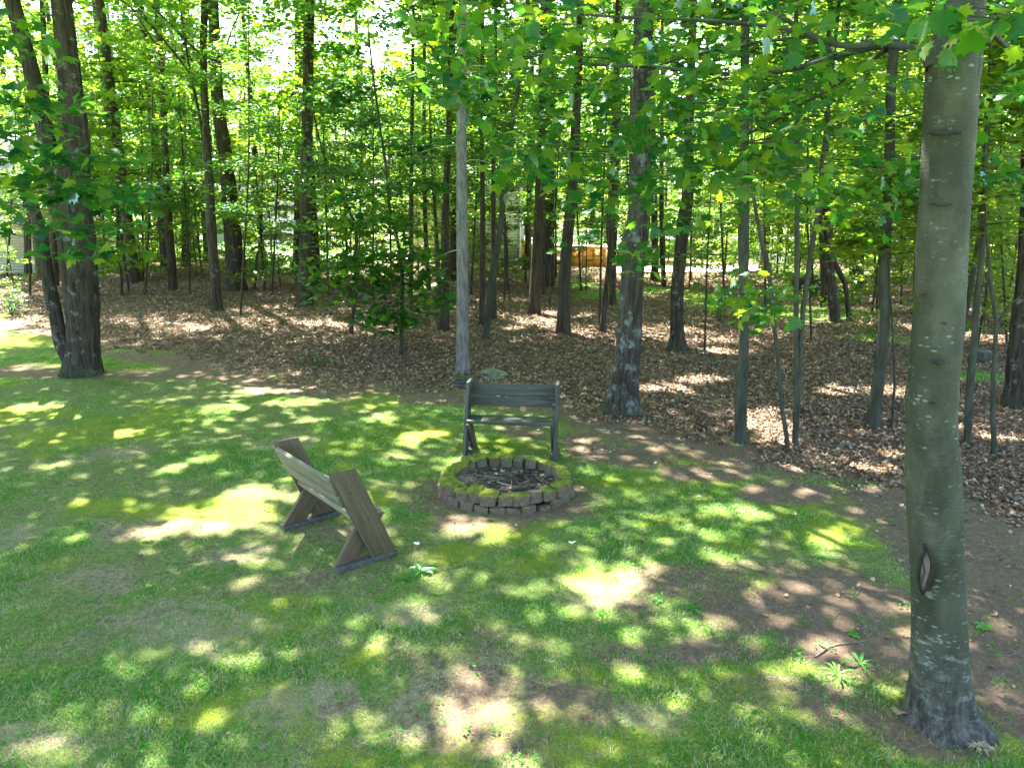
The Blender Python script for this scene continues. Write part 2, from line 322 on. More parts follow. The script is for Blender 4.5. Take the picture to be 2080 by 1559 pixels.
# ------------------------------------------------------------ the ground sheet
xs = np.unique(np.concatenate([np.linspace(-600, -60, 14), np.linspace(-60, -14, 60), np.linspace(-14, 14, 330), np.linspace(14, 60, 60), np.linspace(60, 600, 14)]))
ys = np.unique(np.concatenate([np.linspace(-300, -8, 10), np.linspace(-8, 2, 24), np.linspace(2, 16, 220), np.linspace(16, 50, 150), np.linspace(50, 120, 40), np.linspace(120, 700, 12)]))
X, Y = np.meshgrid(xs, ys); far = 1 - sm(60, 110, np.hypot(X, Y))
fine = .012 * (vn(X * 9, Y * 9, 0, 71) - .5) + .008 * (vn(X * 17, Y * 17, 0, 72) - .5)
Z = (gh(X, Y) + fine) * far
L_, D_ = litter(X, Y), dirt(X, Y); wg = woodgrass(X, Y); ms_ = moss(X, Y)
Gz = np.clip(np.maximum((1 - L_) * (1 - D_) * (.55 + .45 * lush(X, Y)), wg * .9), 0, 1)
farl = sm(45, 60, np.hypot(X, Y)); L_ = L_ * (1 - farl); Gz = Gz * (1 - farl) + farl * .8
i, j = np.meshgrid(np.arange(len(ys) - 1), np.arange(len(xs) - 1), indexing='ij'); b = i * len(xs) + j
Fq = np.stack([b, b + 1, b + 1 + len(xs), b + len(xs)], -1).reshape(-1, 4)
me = mesh_np('ground', np.stack([X, Y, Z], -1).reshape(-1, 3), [Fq], M['ground'], {'zone': np.stack([L_, Gz, ms_ * (1 - .7 * worn(X, Y)), worn(X, Y)], -1).reshape(-1, 4)}, True)
tag(obj('ground', me), kind='structure')

# ------------------------------------------------------------ leaves
# maple leaf, unit length along +y from the stalk, 5 lobes, folded along the midrib
_ml = np.array([(0, 0), (.13, .05), (.34, -.03), (.30, .14), (.52, .22), (.40, .34), (.50, .55), (.30, .50), (.20, .58), (.22, .80), (.10, .76), (0, 1.0)])
def maple_leaf(fold=.25, curl=.15):
    R = _ml.copy(); Lf = _ml[1:-1].copy(); Lf[:, 0] *= -1
    V = np.vstack([R, Lf[::-1], [(0, .35)], ]); z = -fold * np.abs(V[:, 0]) + curl * (-(V[:, 1] - .3)**2); V = np.column_stack([V, z])
    n = len(V) - 1; f = np.array([(n, k, (k + 1) % n) for k in range(n)]); return V, f
ML = maple_leaf()
SL = (np.array([(0, 0, 0), (.30, .22, -.06), (.36, .5, -.09), (0, 1, -.12), (-.36, .5, -.09), (-.30, .22, -.06), (0, .45, .03)]), np.array([(6, 0, 1), (6, 1, 2), (6, 2, 3), (6, 3, 4), (6, 4, 5), (6, 5, 0)]))
QL = (np.array([(0, 0, 0), (.36, .48, -.08), (0, 1, -.06), (-.36, .48, -.08)]), np.array([(0, 1, 2), (0, 2, 3)]))
def frames(n, tilt, droop=.25):
    """random frames: leaf plane near horizontal, tilted by about tilt radians"""
    az = rng.uniform(0, 2 * np.pi, n); ti = rng.normal(0, tilt, n); ta = rng.uniform(0, 2 * np.pi, n)
    nrm = np.stack([np.sin(ti) * np.cos(ta), np.sin(ti) * np.sin(ta), np.cos(ti)], -1)
    f = np.stack([np.cos(az), np.sin(az), -droop * rng.uniform(.3, 1.8, n)], -1); f -= (f * nrm).sum(1)[:, None] * nrm; f /= np.linalg.norm(f, axis=1)[:, None]
    r = np.cross(f, nrm); return r, f, nrm
def leaves(acc, pos, size, T, tilt=.5, v=None, droop=.25):
    n = len(pos)
    if n == 0: return
    r, f, u = frames(n, tilt, droop); tv, tf = T
    V = pos[:, None] + size[:, None, None] * (tv[None, :, 0:1] * r[:, None] + tv[None, :, 1:2] * f[:, None] + tv[None, :, 2:3] * u[:, None])
    Fa = (tf[None] + (np.arange(n) * len(tv))[:, None, None]).reshape(-1, 3)
    v = rng.uniform(0, 1, n) if v is None else v
    acc.add(V.reshape(-1, 3), [Fa], np.repeat(v, len(tv)))
def sprays(acc, tw, o, az, L, nl, size, T, vbase=.5, rise=.1, tilt=.45, flat=.05, wb=None):
    """one flat leafy branch: a limb from o, side twigs, leaves on them"""
    d = np.array([math.cos(az), math.sin(az), 0]); s = np.array([-d[1], d[0], 0]); t = np.linspace(0, 1, 6)
    bend = rng.normal(0, .12)
    C = o + L * (t[:, None] * d + (bend * t**2)[:, None] * s) + np.array([0, 0, 1]) * (L * (rise * t * 1.6 - .35 * rise * t**2 * 3 - .10 * t**2))[:, None]
    fr_ = wb is not None and wb[1] > 13; tw.add(*tube(np.column_stack([C, (.003 + (.0035 if fr_ else .006) * L) * (1 - .85 * t)]), 4), .3)
    k = rng.beta(1.6, 1.2, nl); side = rng.uniform(-1, 1, nl); wid = L * .42 * np.sin(np.pi * np.clip(k * .85 + .12, 0, 1))
    base = np.stack([np.interp(k, t, C[:, q]) for q in range(3)], -1)
    pos = base + (side * wid)[:, None] * s + (np.abs(side) * wid * .5)[:, None] * d
    pos[:, 2] += rng.normal(0, flat * L * .5 + .03, nl) - .08 * np.abs(side) * wid
    if wb is not None: pos = pos[gaplook(pos + wb) < .6]; nl = len(pos)  # drops leaves whose shadow would fall on a sunny patch
    leaves(acc, pos, size * rng.uniform(.7, 1.25, nl), T, tilt, np.clip(vbase + rng.normal(0, .2, nl), 0, 1))
    for q in ((.6,) if fr_ or wb is None else (.35, .6, .85)):
        c = np.array([np.interp(q, t, C[:, m]) for m in range(3)])
        for sg in (-1, 1):
            e = c + sg * s * L * .3 + d * L * .18 + np.array([0, 0, -.02]); tw.add(*tube(np.array([[*c, .002 + .0015 * L], [*e, .001]]), 3), .3)

# ------------------------------------------------------------ sunny patches, kept open by cutting leaves along their sun rays
PATCH = [(430, 1055, 135, 26), (310, 1085, 60, 16), (500, 1010, 70, 18), (340, 958, 32, 12), (400, 932, 34, 10), (165, 1016, 46, 10), (140, 1095, 36, 12), (60, 828, 44, 10), (150, 845, 50, 9), (600, 818, 60, 8), (530, 795, 50, 8), (810, 930, 26, 10), (835, 890, 34, 15),
         (885, 885, 18, 9), (765, 852, 32, 9), (620, 856, 30, 7), (280, 1205, 34, 14), (190, 1450, 80, 30), (50, 1530, 50, 22), (475, 1340, 30, 26), (745, 1345, 36, 30), (965, 1450, 80, 46), (1010, 1540, 60, 24), (1230, 1185, 80, 28), (1355, 1262, 32, 16), (1620, 1372, 80, 14), (1700, 1100, 60, 20),
         (1480, 1040, 70, 13), (1440, 1092, 40, 11), (1670, 1000, 50, 10), (1530, 1190, 44, 14), (1650, 1325, 32, 12), (950, 1072, 56, 16), (1005, 1100, 36, 14), (1065, 1205, 36, 14), (950, 940, 60, 14), (340, 672, 75, 10), (225, 697, 34, 11), (290, 752, 60, 7), (300, 592, 100, 9), (420, 584, 60, 7), (560, 603, 56, 9),
         (500, 628, 32, 7), (1112, 645, 26, 9), (1560, 868, 60, 34), (1700, 800, 50, 9), (1820, 805, 60, 10), (1350, 795, 60, 8), (1770, 955, 60, 9), (1960, 872, 60, 9), (1700, 630, 80, 9), (1000, 568, 70, 7), (1340, 575, 80, 7), (60, 655, 70, 8), (150, 610, 90, 6), (690, 640, 60, 6), (1240, 640, 60, 6), (1480, 720, 60, 9),
         (1900, 930, 80, 8), (60, 745, 50, 7), (430, 690, 60, 7), (2040, 900, 60, 8), (1420, 780, 60, 7), (1600, 950, 50, 8), (60, 1290, 40, 12), (1050, 1080, 30, 8), (1470, 1150, 34, 9), (1950, 1110, 40, 14), (90, 950, 50, 9), (230, 880, 50, 7), (700, 1010, 30, 12), (450, 830, 50, 7), (880, 1180, 40, 10), (360, 1400, 34, 12)]
def gapf(x, y):
    g = np.zeros(len(x))
    for p in PATCH: g = np.maximum(g, blob(x, y, p[0], p[1], p[2] * 1.18, p[3] * 1.25, .3))
    return g
GGX, GGY = np.meshgrid(np.arange(-14, 14, .05), np.arange(1.5, 24, .05)); GG = gapf(GGX.ravel(), GGY.ravel()).reshape(GGX.shape)
def gaplook(p):                                          # does the sun ray through p end in a sunny patch on the ground
    g = p - SV * (p[:, 2:3] / SV[2]); i = np.floor((g[:, 1] - 1.5) / .05).astype(int); j = np.floor((g[:, 0] + 14) / .05).astype(int)
    ok = (i >= 0) & (i < GG.shape[0]) & (j >= 0) & (j < GG.shape[1]); return np.where(ok, GG[np.clip(i, 0, GG.shape[0] - 1), np.clip(j, 0, GG.shape[1] - 1)], 0)

# ------------------------------------------------------------ trees
def ridged(amp, k, zs, sd):
    def f(a, s, R):
        x, y = np.cos(a) * k, np.sin(a) * k
        n = fbm(x + 40, y + 40, s * zs, sd, 2); r = 1 - np.abs(2 * n - 1)
        lump = fbm(np.cos(a) * 1.3 + 9, np.sin(a) * 1.3, s * .7, sd + 7, 2) - .5
        return R * (amp * (.5 - r) + .16 * lump)
    return f
def plainb(amp, sd):
    def f(a, s, R): return R * amp * (fbm(np.cos(a) * 1.5 + 9, np.sin(a) * 1.5, s * 1.5, sd, 2) - .5)
    return f
def path(pts, Y, extend=None, flare=1.0, sink=.12):
    out = []
    for (px, py, w) in pts:
        p = P(px, py, Y); out.append([*p, w / 2 * depth(p) / F])
    out = np.array(out)
    if extend and out[-1, 2] < extend:
        d = out[-1, :3] - out[-2, :3]; d = d / d[2] * np.array([.6, .6, 1]); r = out[-1, 3]; z0 = out[-1, 2]
        d[:2] = np.clip(d[:2], -.15, .15)
        for q in (.5, 1.0): out = np.vstack([out, [*(out[-1, :3] + d * (extend - z0) * .5), r * (1 - .65 * q)]])
    if sink: out = np.vstack([[out[0, 0], out[0, 1], out[0, 2] - sink, out[0, 3] * flare], out])
    return out
TREES = []
def tree(name, label, bark, pts, top=12, flare=1.25, stems=(), sp=None, cat='tree', group=None, high=False, seg=None, T=SL):
    base = at(pts[0][0], pts[0][1]); Yb = base[1]
    e = empty(name, base); tag(e, label, cat, group)
    kind, depthm = bark, Yb
    def tr(nm, pr, first=True):
        R = pr[0, 3]; big = R * F / max(Yb, 1) > 9
        vb_ = R * F / Yb > 22; sg = seg or (110 if vb_ else 48 if big else 12 if R * F / Yb > 4 else 7)
        rings = int(np.clip((pr[-1, 2] - pr[0, 2]) / (.045 if vb_ else .06 if big else .3), 10, 300 if vb_ else 160))
        dp = (ridged(.15, 8.5 if vb_ else 5.5, 1.6 if vb_ else .9, int(rng.integers(99))) if bark in ('oak', 'oakgrey', 'pine') else plainb(.12, int(rng.integers(99))))
        V, fs = tube(pr, sg, rings, dp); V = V - base
        return obj(nm, mesh_np(nm, V, fs, M[bark], None, True), e)
    main = path(pts, Yb, top, flare); tr('trunk', main)
    for st in stems: tr('stem', path(st, Yb, None, 1, 0))
    TREES.append((e, base, main, high))
    if sp:                                               # n branches between heights h0..h1 of length L
        acc, tw = Acc(), Acc(); n, h0, h1, L, nl, size, vb = sp; n = int(n * 1.7); nl = int(nl * 1.45); L *= 1.08; size *= 1.05; T = QL if (T is SL and Yb > 14) else T; big_ = False
        for q in range(n):
            h = rng.uniform(h0, h1); c = np.array([np.interp(h, main[:, 2], main[:, m]) for m in range(3)]); c[2] = h
            sprays(acc, tw, c - base, rng.uniform(0, 2 * np.pi), L * rng.uniform(.6, 1.2) * (1 - .35 * (h - h0) / max(h1 - h0, .1)), nl, size, T, vb, wb=base)
        tag(obj('branches', tw.mesh('branches', M['thin'], True), e), kind='stuff'); obj('crown', acc.mesh('crown', M['leaf']), e)
    return e, base, main
# --- the trees that can be told apart, surveyed from base to top: (x, y, width)
oak = tree('oak_tree', 'massive dark ridged oak at the left lawn edge, forked at its mossy foot', 'oak',
     [(166, 760, 84), (167, 735, 70), (168, 700, 62), (167, 650, 62), (160, 530, 68), (145, 400, 68), (152, 290, 56), (143, 170, 46), (125, 0, 40)], 14, 1.3,
     stems=[[(150, 742, 34), (126, 700, 30), (115, 650, 27), (104, 600, 27), (95, 555, 25), (86, 500, 25), (76, 450, 22), (66, 415, 20), (56, 380, 12)],
            [(140, 470, 34), (122, 400, 36), (100, 310, 34), (75, 190, 32), (48, 85, 30), (12, -50, 28), (-30, -260, 22)]], high=True)
tree('tree', 'slim straight reddish trunk seen just left of the big forked oak', 'pine', [(112, 580, 14), (107, 450, 14), (95, 200, 12), (88, 50, 11)], 11, sp=(8, 4, 10, 2.2, 110, .11, .7))
tree('tree', 'short dark trunk in front of the cream clapboard house', 'pine', [(57, 560, 15), (55, 450, 13), (48, 300, 12)], 9, sp=(10, 2.4, 8, 2.2, 120, .11, .75))
tree('sapling', 'crooked dark sapling standing alone in litter right of the forked oak', 'thin', [(247, 600, 6), (246, 560, 6), (239, 515, 5), (238, 470, 5), (240, 400, 4)], 5, sp=(7, 2.1, 4.6, 1.3, 90, .10, .55))
tree('tree', 'straight reddish brown trunk with its foot in a sunlit strip of litter', 'pine', [(351, 588, 20), (347, 520, 18), (342, 450, 17), (335, 300, 13), (325, 100, 12), (318, 0, 11)], 15, sp=(8, 4.4, 10, 2.4, 130, .11, .7), high=True)
tree('tree', 'dark split trunk with a thin curving side stem, left middle of the woods', 'oak', [(441, 632, 26), (437, 560, 20), (430, 480, 20), (426, 400, 18), (418, 250, 15), (413, 100, 14), (416, 0, 14)], 12,
     stems=[[(424, 440, 9), (417, 330, 7), (406, 240, 6), (385, 140, 5), (364, 0, 4)]], sp=(12, 3.4, 8, 2.0, 120, .10, .65), high=True)
tree('tree', 'stout brown oak with swollen black foot behind the split trunk', 'oak', [(478, 590, 52), (477, 560, 38), (475, 520, 36), (471, 450, 34), (458, 320, 28), (442, 200, 24), (432, 0, 22)], 15, 1.1, sp=(8, 4, 10, 2.6, 130, .12, .7), high=True)
tree('tree', 'dark trunk beyond and between the reddish trunk and the split trunk', 'oak', [(378, 541, 20), (378, 480, 18), (375, 350, 14), (371, 200, 12), (375, 0, 10)], 14, sp=(10, 3.6, 12, 2.8, 140, .13, .75))
tree('tree', 'mossy dark trunk just right behind another in the sunny left clearing', 'oak', [(395, 519, 20), (397, 450, 18), (398, 300, 15)], 14, sp=(8, 4, 12, 2.8, 120, .13, .8))
tree('sapling', 'kinked leafless looking sapling in front of the ferns and parked car', 'thin', [(516, 588, 6), (520, 560, 5), (522, 520, 5), (529, 497, 5), (531, 470, 4)], 4.6, sp=(6, 2.3, 4.4, 1.2, 80, .09, .7))
tree('oak_tree', 'straight dark oak with a mossy flared foot, middle left of the woods', 'oak', [(619, 622, 42), (620, 600, 31), (620, 560, 27), (622, 450, 25), (622, 350, 24), (625, 200, 22), (627, 80, 22), (628, 0, 21)], 15, 1.25,
     stems=[[(629, 118, 7), (645, 108, 6), (665, 96, 5), (700, 90, 3)]], sp=(8, 4.5, 10, 2.4, 130, .11, .6), high=True)
tree('tree', 'reddish trunk half hidden behind the straight mossy footed oak', 'pine', [(601, 558, 22), (603, 520, 17), (604, 440, 15), (606, 300, 13)], 13, sp=(8, 4, 11, 2.6, 120, .12, .7))
tree('sapling', 'olive sapling stem rising through the dark low leafy bush', 'thin', [(712, 677, 10), (721, 605, 8), (722, 538, 8), (723, 463, 7), (702, 414, 6), (670, 345, 5), (650, 290, 4)], 6, sp=(12, 2.2, 5.6, 1.5, 110, .10, .35))
bushy = tree('sapling', 'young maple with drooping dark green leaves down to the leaf litter', 'thin', [(815, 716, 9), (816, 640, 8), (817, 538, 7), (801, 463, 7), (791, 423, 6), (784, 336, 6), (774, 273, 5), (755, 130, 4)], 6.2, T=ML, sp=(9, 2.6, 6, 1.5, 60, .12, .3))
tree('tree', 'thin dark pole two trunks left of the grey trunk, bare to shoulder height', 'thin', [(835, 620, 9), (835, 538, 9), (835, 420, 9), (836, 316, 8), (838, 150, 7), (840, 0, 6)], 9, sp=(12, 3.2, 8, 1.7, 120, .10, .5))
tree('sapling', 'very thin stem beside the driveway, behind the young drooping maple', 'thin', [(822, 553, 6), (822, 500, 6), (815, 400, 5)], 7, sp=(9, 2.8, 7, 2, 110, .11, .8))
tree('tree', 'slender dark stem between the thin pole and the brown ridged trunk', 'thin', [(872, 590, 9), (865, 481, 9), (862, 365, 8), (861, 308, 8), (862, 100, 7)], 9, sp=(10, 3, 8, 1.8, 110, .11, .6))
tree('tree', 'brown ridged trunk standing immediately left of the tall grey trunk', 'pine', [(901, 669, 26), (904, 620, 18), (904, 567, 17), (904, 480, 16), (907, 365, 14), (910, 308, 13), (915, 150, 11), (918, 0, 10)], 13, sp=(12, 3.6, 10, 2.0, 130, .10, .5), high=True)
tree('sapling', 'narrow curving stem touching the left side of the brown ridged trunk', 'thin', [(892, 600, 7), (888, 495, 7), (880, 380, 6), (876, 300, 5)], 7, sp=(8, 3, 6.5, 1.6, 100, .10, .7))
tree('tree', 'dark trunk with flared foot right behind the tall grey trunk', 'oak', [(920, 562, 20), (921, 500, 15), (922, 400, 14), (925, 250, 12)], 14, sp=(8, 4, 12, 2.6, 120, .12, .7))
pole = tree('tree', 'tall bare pale grey trunk rising behind the far bench', 'grey', [(941, 752, 33), (940, 725, 27), (940, 650, 25), (939, 500, 24), (938, 350, 22), (937, 250, 20), (938, 150, 18), (940, 0, 16)], 13, 1.1, seg=36, high=True)
tree('tree', 'slim brown trunk second to the right of the tall grey trunk', 'pine', [(979, 660, 14), (980, 538, 12), (980, 394, 11), (979, 279, 9), (980, 100, 8)], 11, sp=(10, 3.6, 9, 1.8, 110, .10, .55))
tree('tree', 'leaning mossy green trunk that slants right as it rises', 'smooth', [(987, 688, 17), (991, 650, 14), (999, 567, 14), (1014, 481, 13), (1025, 380, 12), (1031, 322, 11), (1045, 220, 10), (1060, 120, 9), (1072, 0, 8)], 11, sp=(10, 3.4, 9, 1.9, 120, .10, .5))
tree('tree', 'straight dark stem half hidden behind the leaning mossy trunk', 'thin', [(1004, 648, 11), (1002, 452, 10), (1003, 300, 9), (1006, 100, 8)], 11, sp=(8, 3.6, 9, 1.8, 110, .10, .6))
tree('tree', 'thick reddish ridged trunk left of the orange panels, its foot orange brown', 'pine', [(1085, 637, 30), (1087, 600, 25), (1090, 531, 23), (1094, 454, 22), (1096, 377, 20), (1100, 200, 18), (1105, 0, 15)], 15, sp=(8, 4.4, 11, 2.2, 120, .10, .5), high=True)
tree('tree', 'thick grey brown trunk dividing the orange panels', 'pine', [(1145, 676, 34), (1145, 640, 28), (1147, 556, 25), (1155, 454, 23), (1162, 377, 22), (1172, 200, 18), (1180, 0, 15)], 15, sp=(8, 4.2, 11, 2.2, 120, .10, .5), high=True)
tree('tree', 'dark trunk with spreading foot in front of the left end of the orange deck', 'oak', [(1069, 550, 20), (1072, 510, 14), (1073, 454, 13), (1077, 377, 12), (1080, 200, 10)], 14, sp=(8, 4, 12, 2.6, 120, .12, .7))
tree('tree', 'black narrow trunk tucked behind the thick reddish ridged trunk', 'oak', [(1105, 600, 9), (1105, 500, 8), (1108, 350, 7)], 10, sp=(8, 3.6, 9, 2, 110, .11, .6))
tree('sapling', 'hair thin sapling before the orange panels between two thick trunks', 'thin', [(1116, 628, 4), (1120, 520, 4), (1128, 430, 4)], 5.4, sp=(7, 2.6, 5, 1.3, 80, .09, .6))
tree('sapling', 'forked spindly sapling between the mossy leaner and the reddish trunk', 'thin', [(1025, 612, 4), (1026, 500, 4), (1024, 420, 3)], 5.4, stems=[[(1036, 612, 3), (1030, 540, 3), (1022, 470, 3)]], sp=(7, 2.6, 5, 1.3, 80, .09, .7))
tree('tree', 'slanting brown trunk before the right end of the orange panels', 'pine', [(1224, 672, 14), (1229, 610, 12), (1236, 540, 12), (1242, 470, 12), (1245, 350, 11), (1250, 150, 9)], 12, sp=(9, 3.6, 10, 2, 120, .10, .55))
tree('sapling', 'thin black stem touching the left side of the slanting brown trunk', 'thin', [(1219, 660, 6), (1220, 560, 5), (1222, 480, 5), (1226, 380, 4)], 7, sp=(8, 2.8, 6.5, 1.5, 100, .10, .55))
tree('tree', 'dark flared trunk directly behind the slanting brown trunk', 'oak', [(1244, 619, 18), (1244, 580, 13), (1242, 520, 14), (1239, 450, 16), (1246, 350, 14), (1252, 200, 12)], 14, sp=(8, 4, 11, 2.4, 120, .11, .6))
bigoak = tree('oak_tree', 'thick lichen grey oak with a bulge and flared foot, right behind the path', 'oakgrey',
     [(1264, 836, 92), (1268, 800, 66), (1272, 750, 54), (1277, 700, 52), (1281, 608, 49), (1286, 531, 48), (1290, 485, 54), (1296, 452, 49), (1299, 403, 46), (1300, 269, 45), (1303, 150, 43), (1308, 20, 41)], 15, 1.2, high=True)
tree('tree', 'dark knobbly trunk with a wide foot, right of the thick lichen oak', 'oak', [(1377, 712, 54), (1376, 685, 32), (1375, 608, 26), (1380, 531, 26), (1385, 480, 26), (1392, 428, 27), (1397, 390, 24), (1400, 250, 20), (1405, 100, 17)], 13, 1.2, sp=(9, 3.6, 9, 1.9, 120, .10, .45), high=True)
tree('sapling', 'wiry sapling between the knobbly trunk and the smooth grey pole', 'thin', [(1431, 714, 5), (1434, 620, 4), (1436, 540, 4), (1441, 440, 3)], 4.6, sp=(8, 1.9, 4.2, 1.2, 80, .09, .65))
tree('tree', 'black trunk with buttressed foot at the edge of the sunlit path', 'oak', [(1331, 570, 26), (1330, 545, 16), (1330, 500, 14), (1328, 400, 13), (1326, 250, 12)], 14, sp=(8, 4, 12, 2.6, 120, .12, .6))
tree('tree', 'short brown trunk beside the buttressed black trunk by the path', 'pine', [(1349, 582, 10), (1346, 531, 11), (1344, 450, 10)], 12, sp=(8, 3.6, 10, 2.4, 110, .12, .8))
tree('tree', 'smooth grey pole at the front of the litter, wavy along its height', 'smooth', [(1503, 898, 30), (1504, 870, 25), (1506, 785, 24), (1511, 688, 20), (1511, 592, 19), (1510, 496, 22), (1511, 438, 22), (1512, 300, 20), (1513, 200, 18), (1515, 0, 16)], 10, 1.15, sp=(8, 3.4, 7, 1.6, 110, .10, .45), high=True, seg=24)
tree('tree', 'thin crooked stem with an elbow, just right of the smooth grey pole', 'smooth', [(1602, 916, 10), (1588, 823, 9), (1581, 727, 9), (1571, 650, 8), (1563, 554, 10), (1550, 511, 10), (1544, 469, 8), (1533, 419, 7), (1526, 370, 6), (1527, 250, 5)], 6, sp=(6, 3, 5.5, 1.2, 90, .10, .5))
tree('tree', 'twin stemmed grey tree splitting in a narrow V from one foot', 'smooth', [(1615, 905, 14), (1616, 860, 11), (1617, 785, 10), (1617, 631, 10), (1619, 515, 10), (1619, 400, 10), (1620, 200, 9), (1618, 0, 8)], 9,
     stems=[[(1617, 895, 10), (1620, 820, 10), (1624, 746, 10), (1631, 631, 10), (1642, 554, 10), (1652, 477, 10), (1661, 438, 9), (1668, 350, 8), (1685, 200, 8), (1700, 50, 7), (1712, -60, 6)]], sp=(8, 3.2, 7, 1.5, 100, .10, .55))
tree('tree', 'dark smooth trunk leaning right between twin stems and front maple', 'smooth', [(1772, 868, 32), (1775, 840, 27), (1785, 765, 24), (1796, 650, 22), (1796, 573, 22), (1800, 496, 20), (1802, 446, 20), (1806, 353, 20), (1809, 202, 19), (1814, 118, 20), (1824, 0, 18)], 11, 1.15, sp=(10, 2.9, 7.5, 1.6, 110, .10, .85), high=True, seg=24)
tree('sapling', 'bent twiggy stem at the right of the dark leaning trunk', 'thin', [(1810, 870, 6), (1817, 785, 5), (1812, 650, 4), (1806, 560, 3)], 3.6, sp=(9, 1.5, 3.3, 1.0, 80, .095, .85))
tree('tree', 'black twin trunk with a crooked side stem in the sunny right woods', 'oak', [(1695, 652, 26), (1692, 610, 20), (1688, 573, 18), (1683, 496, 15), (1680, 400, 13), (1678, 300, 12)], 11,
     stems=[[(1727, 662, 14), (1721, 610, 10), (1716, 575, 10), (1708, 556, 11), (1694, 535, 11), (1688, 490, 9), (1690, 400, 7)], [(1684, 575, 12), (1675, 520, 11), (1669, 477, 10), (1664, 400, 8)]], sp=(12, 3, 9, 1.9, 120, .10, .85))
tree('tree', 'orange barked broken trunk foot behind the black twin trunk', 'pine', [(1675, 620, 20), (1675, 590, 15), (1672, 545, 11), (1671, 450, 10)], 11, sp=(8, 3.4, 10, 2.2, 110, .11, .9))
tree('tree', 'broad ridged brown trunk in full leaf right of the black twin trunk', 'pine', [(1740, 588, 28), (1742, 550, 24), (1745, 500, 22), (1748, 380, 20)], 13, sp=(12, 3, 11, 2.8, 130, .12, .95))
tree('tree', 'straight slim trunk right of the front maple, foot in litter', 'smooth', [(1965, 901, 15), (1970, 788, 14), (1980, 682, 13), (1984, 612, 12), (1996, 500, 10), (2004, 300, 9)], 7.5, sp=(10, 2.7, 6.5, 1.3, 100, .10, .7))
tree('tree', 'slanting thin stem emerging from behind the front maple', 'thin', [(1940, 815, 9), (1949, 717, 9), (1959, 654, 9), (1973, 576, 10), (1984, 506, 9), (1993, 418, 8), (2002, 250, 7)], 8, sp=(10, 2.8, 7, 1.6, 110, .10, .8))
tree('sapling', 'forked sapling near the right edge with a kinked stem', 'smooth', [(2020, 924, 11), (2016, 823, 9), (2019, 735, 9), (2025, 665, 8), (2016, 612, 7), (2010, 541, 6), (2003, 470, 5), (2000, 380, 4)], 5.2,
     stems=[[(2024, 668, 6), (2034, 645, 5), (2050, 620, 4), (2075, 600, 3)]], sp=(9, 2.2, 4.8, 1.2, 90, .10, .85))
tree('oak_tree', 'heavy dark trunk cut by the right edge of the picture', 'oak', [(2064, 824, 72), (2065, 790, 46), (2067, 717, 38), (2073, 647, 35), (2082, 560, 32), (2090, 400, 30), (2096, 200, 28)], 13, 1.2, sp=(9, 3.4, 9, 2, 120, .11, .7), high=True)

M['deadtwig'] = simple('pale_dead_twig', (.2, .19, .17), (.42, .40, .36), 20, .8)
for k in range(16):
    h = rng.uniform(2.0, 6.3); c = np.array([np.interp(h, pole[2][:, 2], pole[2][:, m]) for m in range(3)]); c[2] = h; c -= pole[1]; a = rng.uniform(0, 6.28); l = rng.uniform(.3, .95); d = np.array([math.cos(a), math.sin(a), 0]); sg = np.array([-d[1], d[0], 0]) * rng.normal(0, .25)
    rows = [[*(c + (d + sg * t) * (.1 + l * t) + [0, 0, .12 * t - .35 * t * t * l]), .007 * (1 - .8 * t)] for t in np.linspace(0, 1, 6)]
    obj('dead_branch', mesh_np('dead_branch', *tube(np.array(rows), 5, 12, plainb(.3, k)), M['deadtwig'], None, True), pole[0])
# --- the front maple
mb = at(1908, 1462); MY = mb[1]
e = empty('maple_tree', mb); tag(e, 'large smooth green grey maple in the right foreground with a bark wound', 'tree'); maple = e
mp_pts = [(1912, 1475, 190), (1910, 1440, 138), (1909, 1400, 116), (1909, 1365, 107), (1907, 1238, 99), (1902, 1111, 98), (1897, 977, 102), (1894, 900, 95), (1894, 804, 93), (1907, 650, 94), (1920, 404, 93), (1929, 269, 96), (1937, 135, 98), (1950, 57, 94), (1962, -60, 84)]
mpath = path(mp_pts, MY, 11, 1.15, .1)
def mdisp(a, s, R):
    d = R * .10 * (fbm(np.cos(a) * 1.4 + 3, np.sin(a) * 1.4, s * 1.1, 5, 3) - .5) + R * .02 * (fbm(np.cos(a) * 6, np.sin(a) * 6 + 3, s * 16, 9, 2) - .5)
    foot = np.clip(1 - s / .42, 0, 1)
    d = d + foot**1.5 * R * (.30 * np.cos(a * 5 + .6) * .5 + .22 * (fbm(np.cos(a) * 5 + 2, np.sin(a) * 5, s * 7, 15, 2) - .5))
    for sk in (2.02, 2.76, 3.55): d = d + R * .05 * np.exp(-((s - sk) / .045)**2) * (fbm(np.cos(a) * 3, np.sin(a) * 3, sk * 9, 3) > .45)
    return d
V, fs = tube(mpath, 120, 330, mdisp); obj('trunk', mesh_np('trunk', V - mb, fs, M['maple'], None, True), e)
def on_trunk(px, py, off=0):                            # a point on the camera side of the trunk
    Yc = MY; p = P(px, py, Yc); c = np.array([np.interp(p[2], mpath[:, 2], mpath[:, k]) for k in range(4)])
    dx = p[0] - c[0]; dy = math.sqrt(max(c[3]**2 - dx * dx, 1e-4)); to = -np.array([c[0], c[1]]) / math.hypot(c[0], c[1])
    q = P(px, py, MY - dy - off); return q - mb
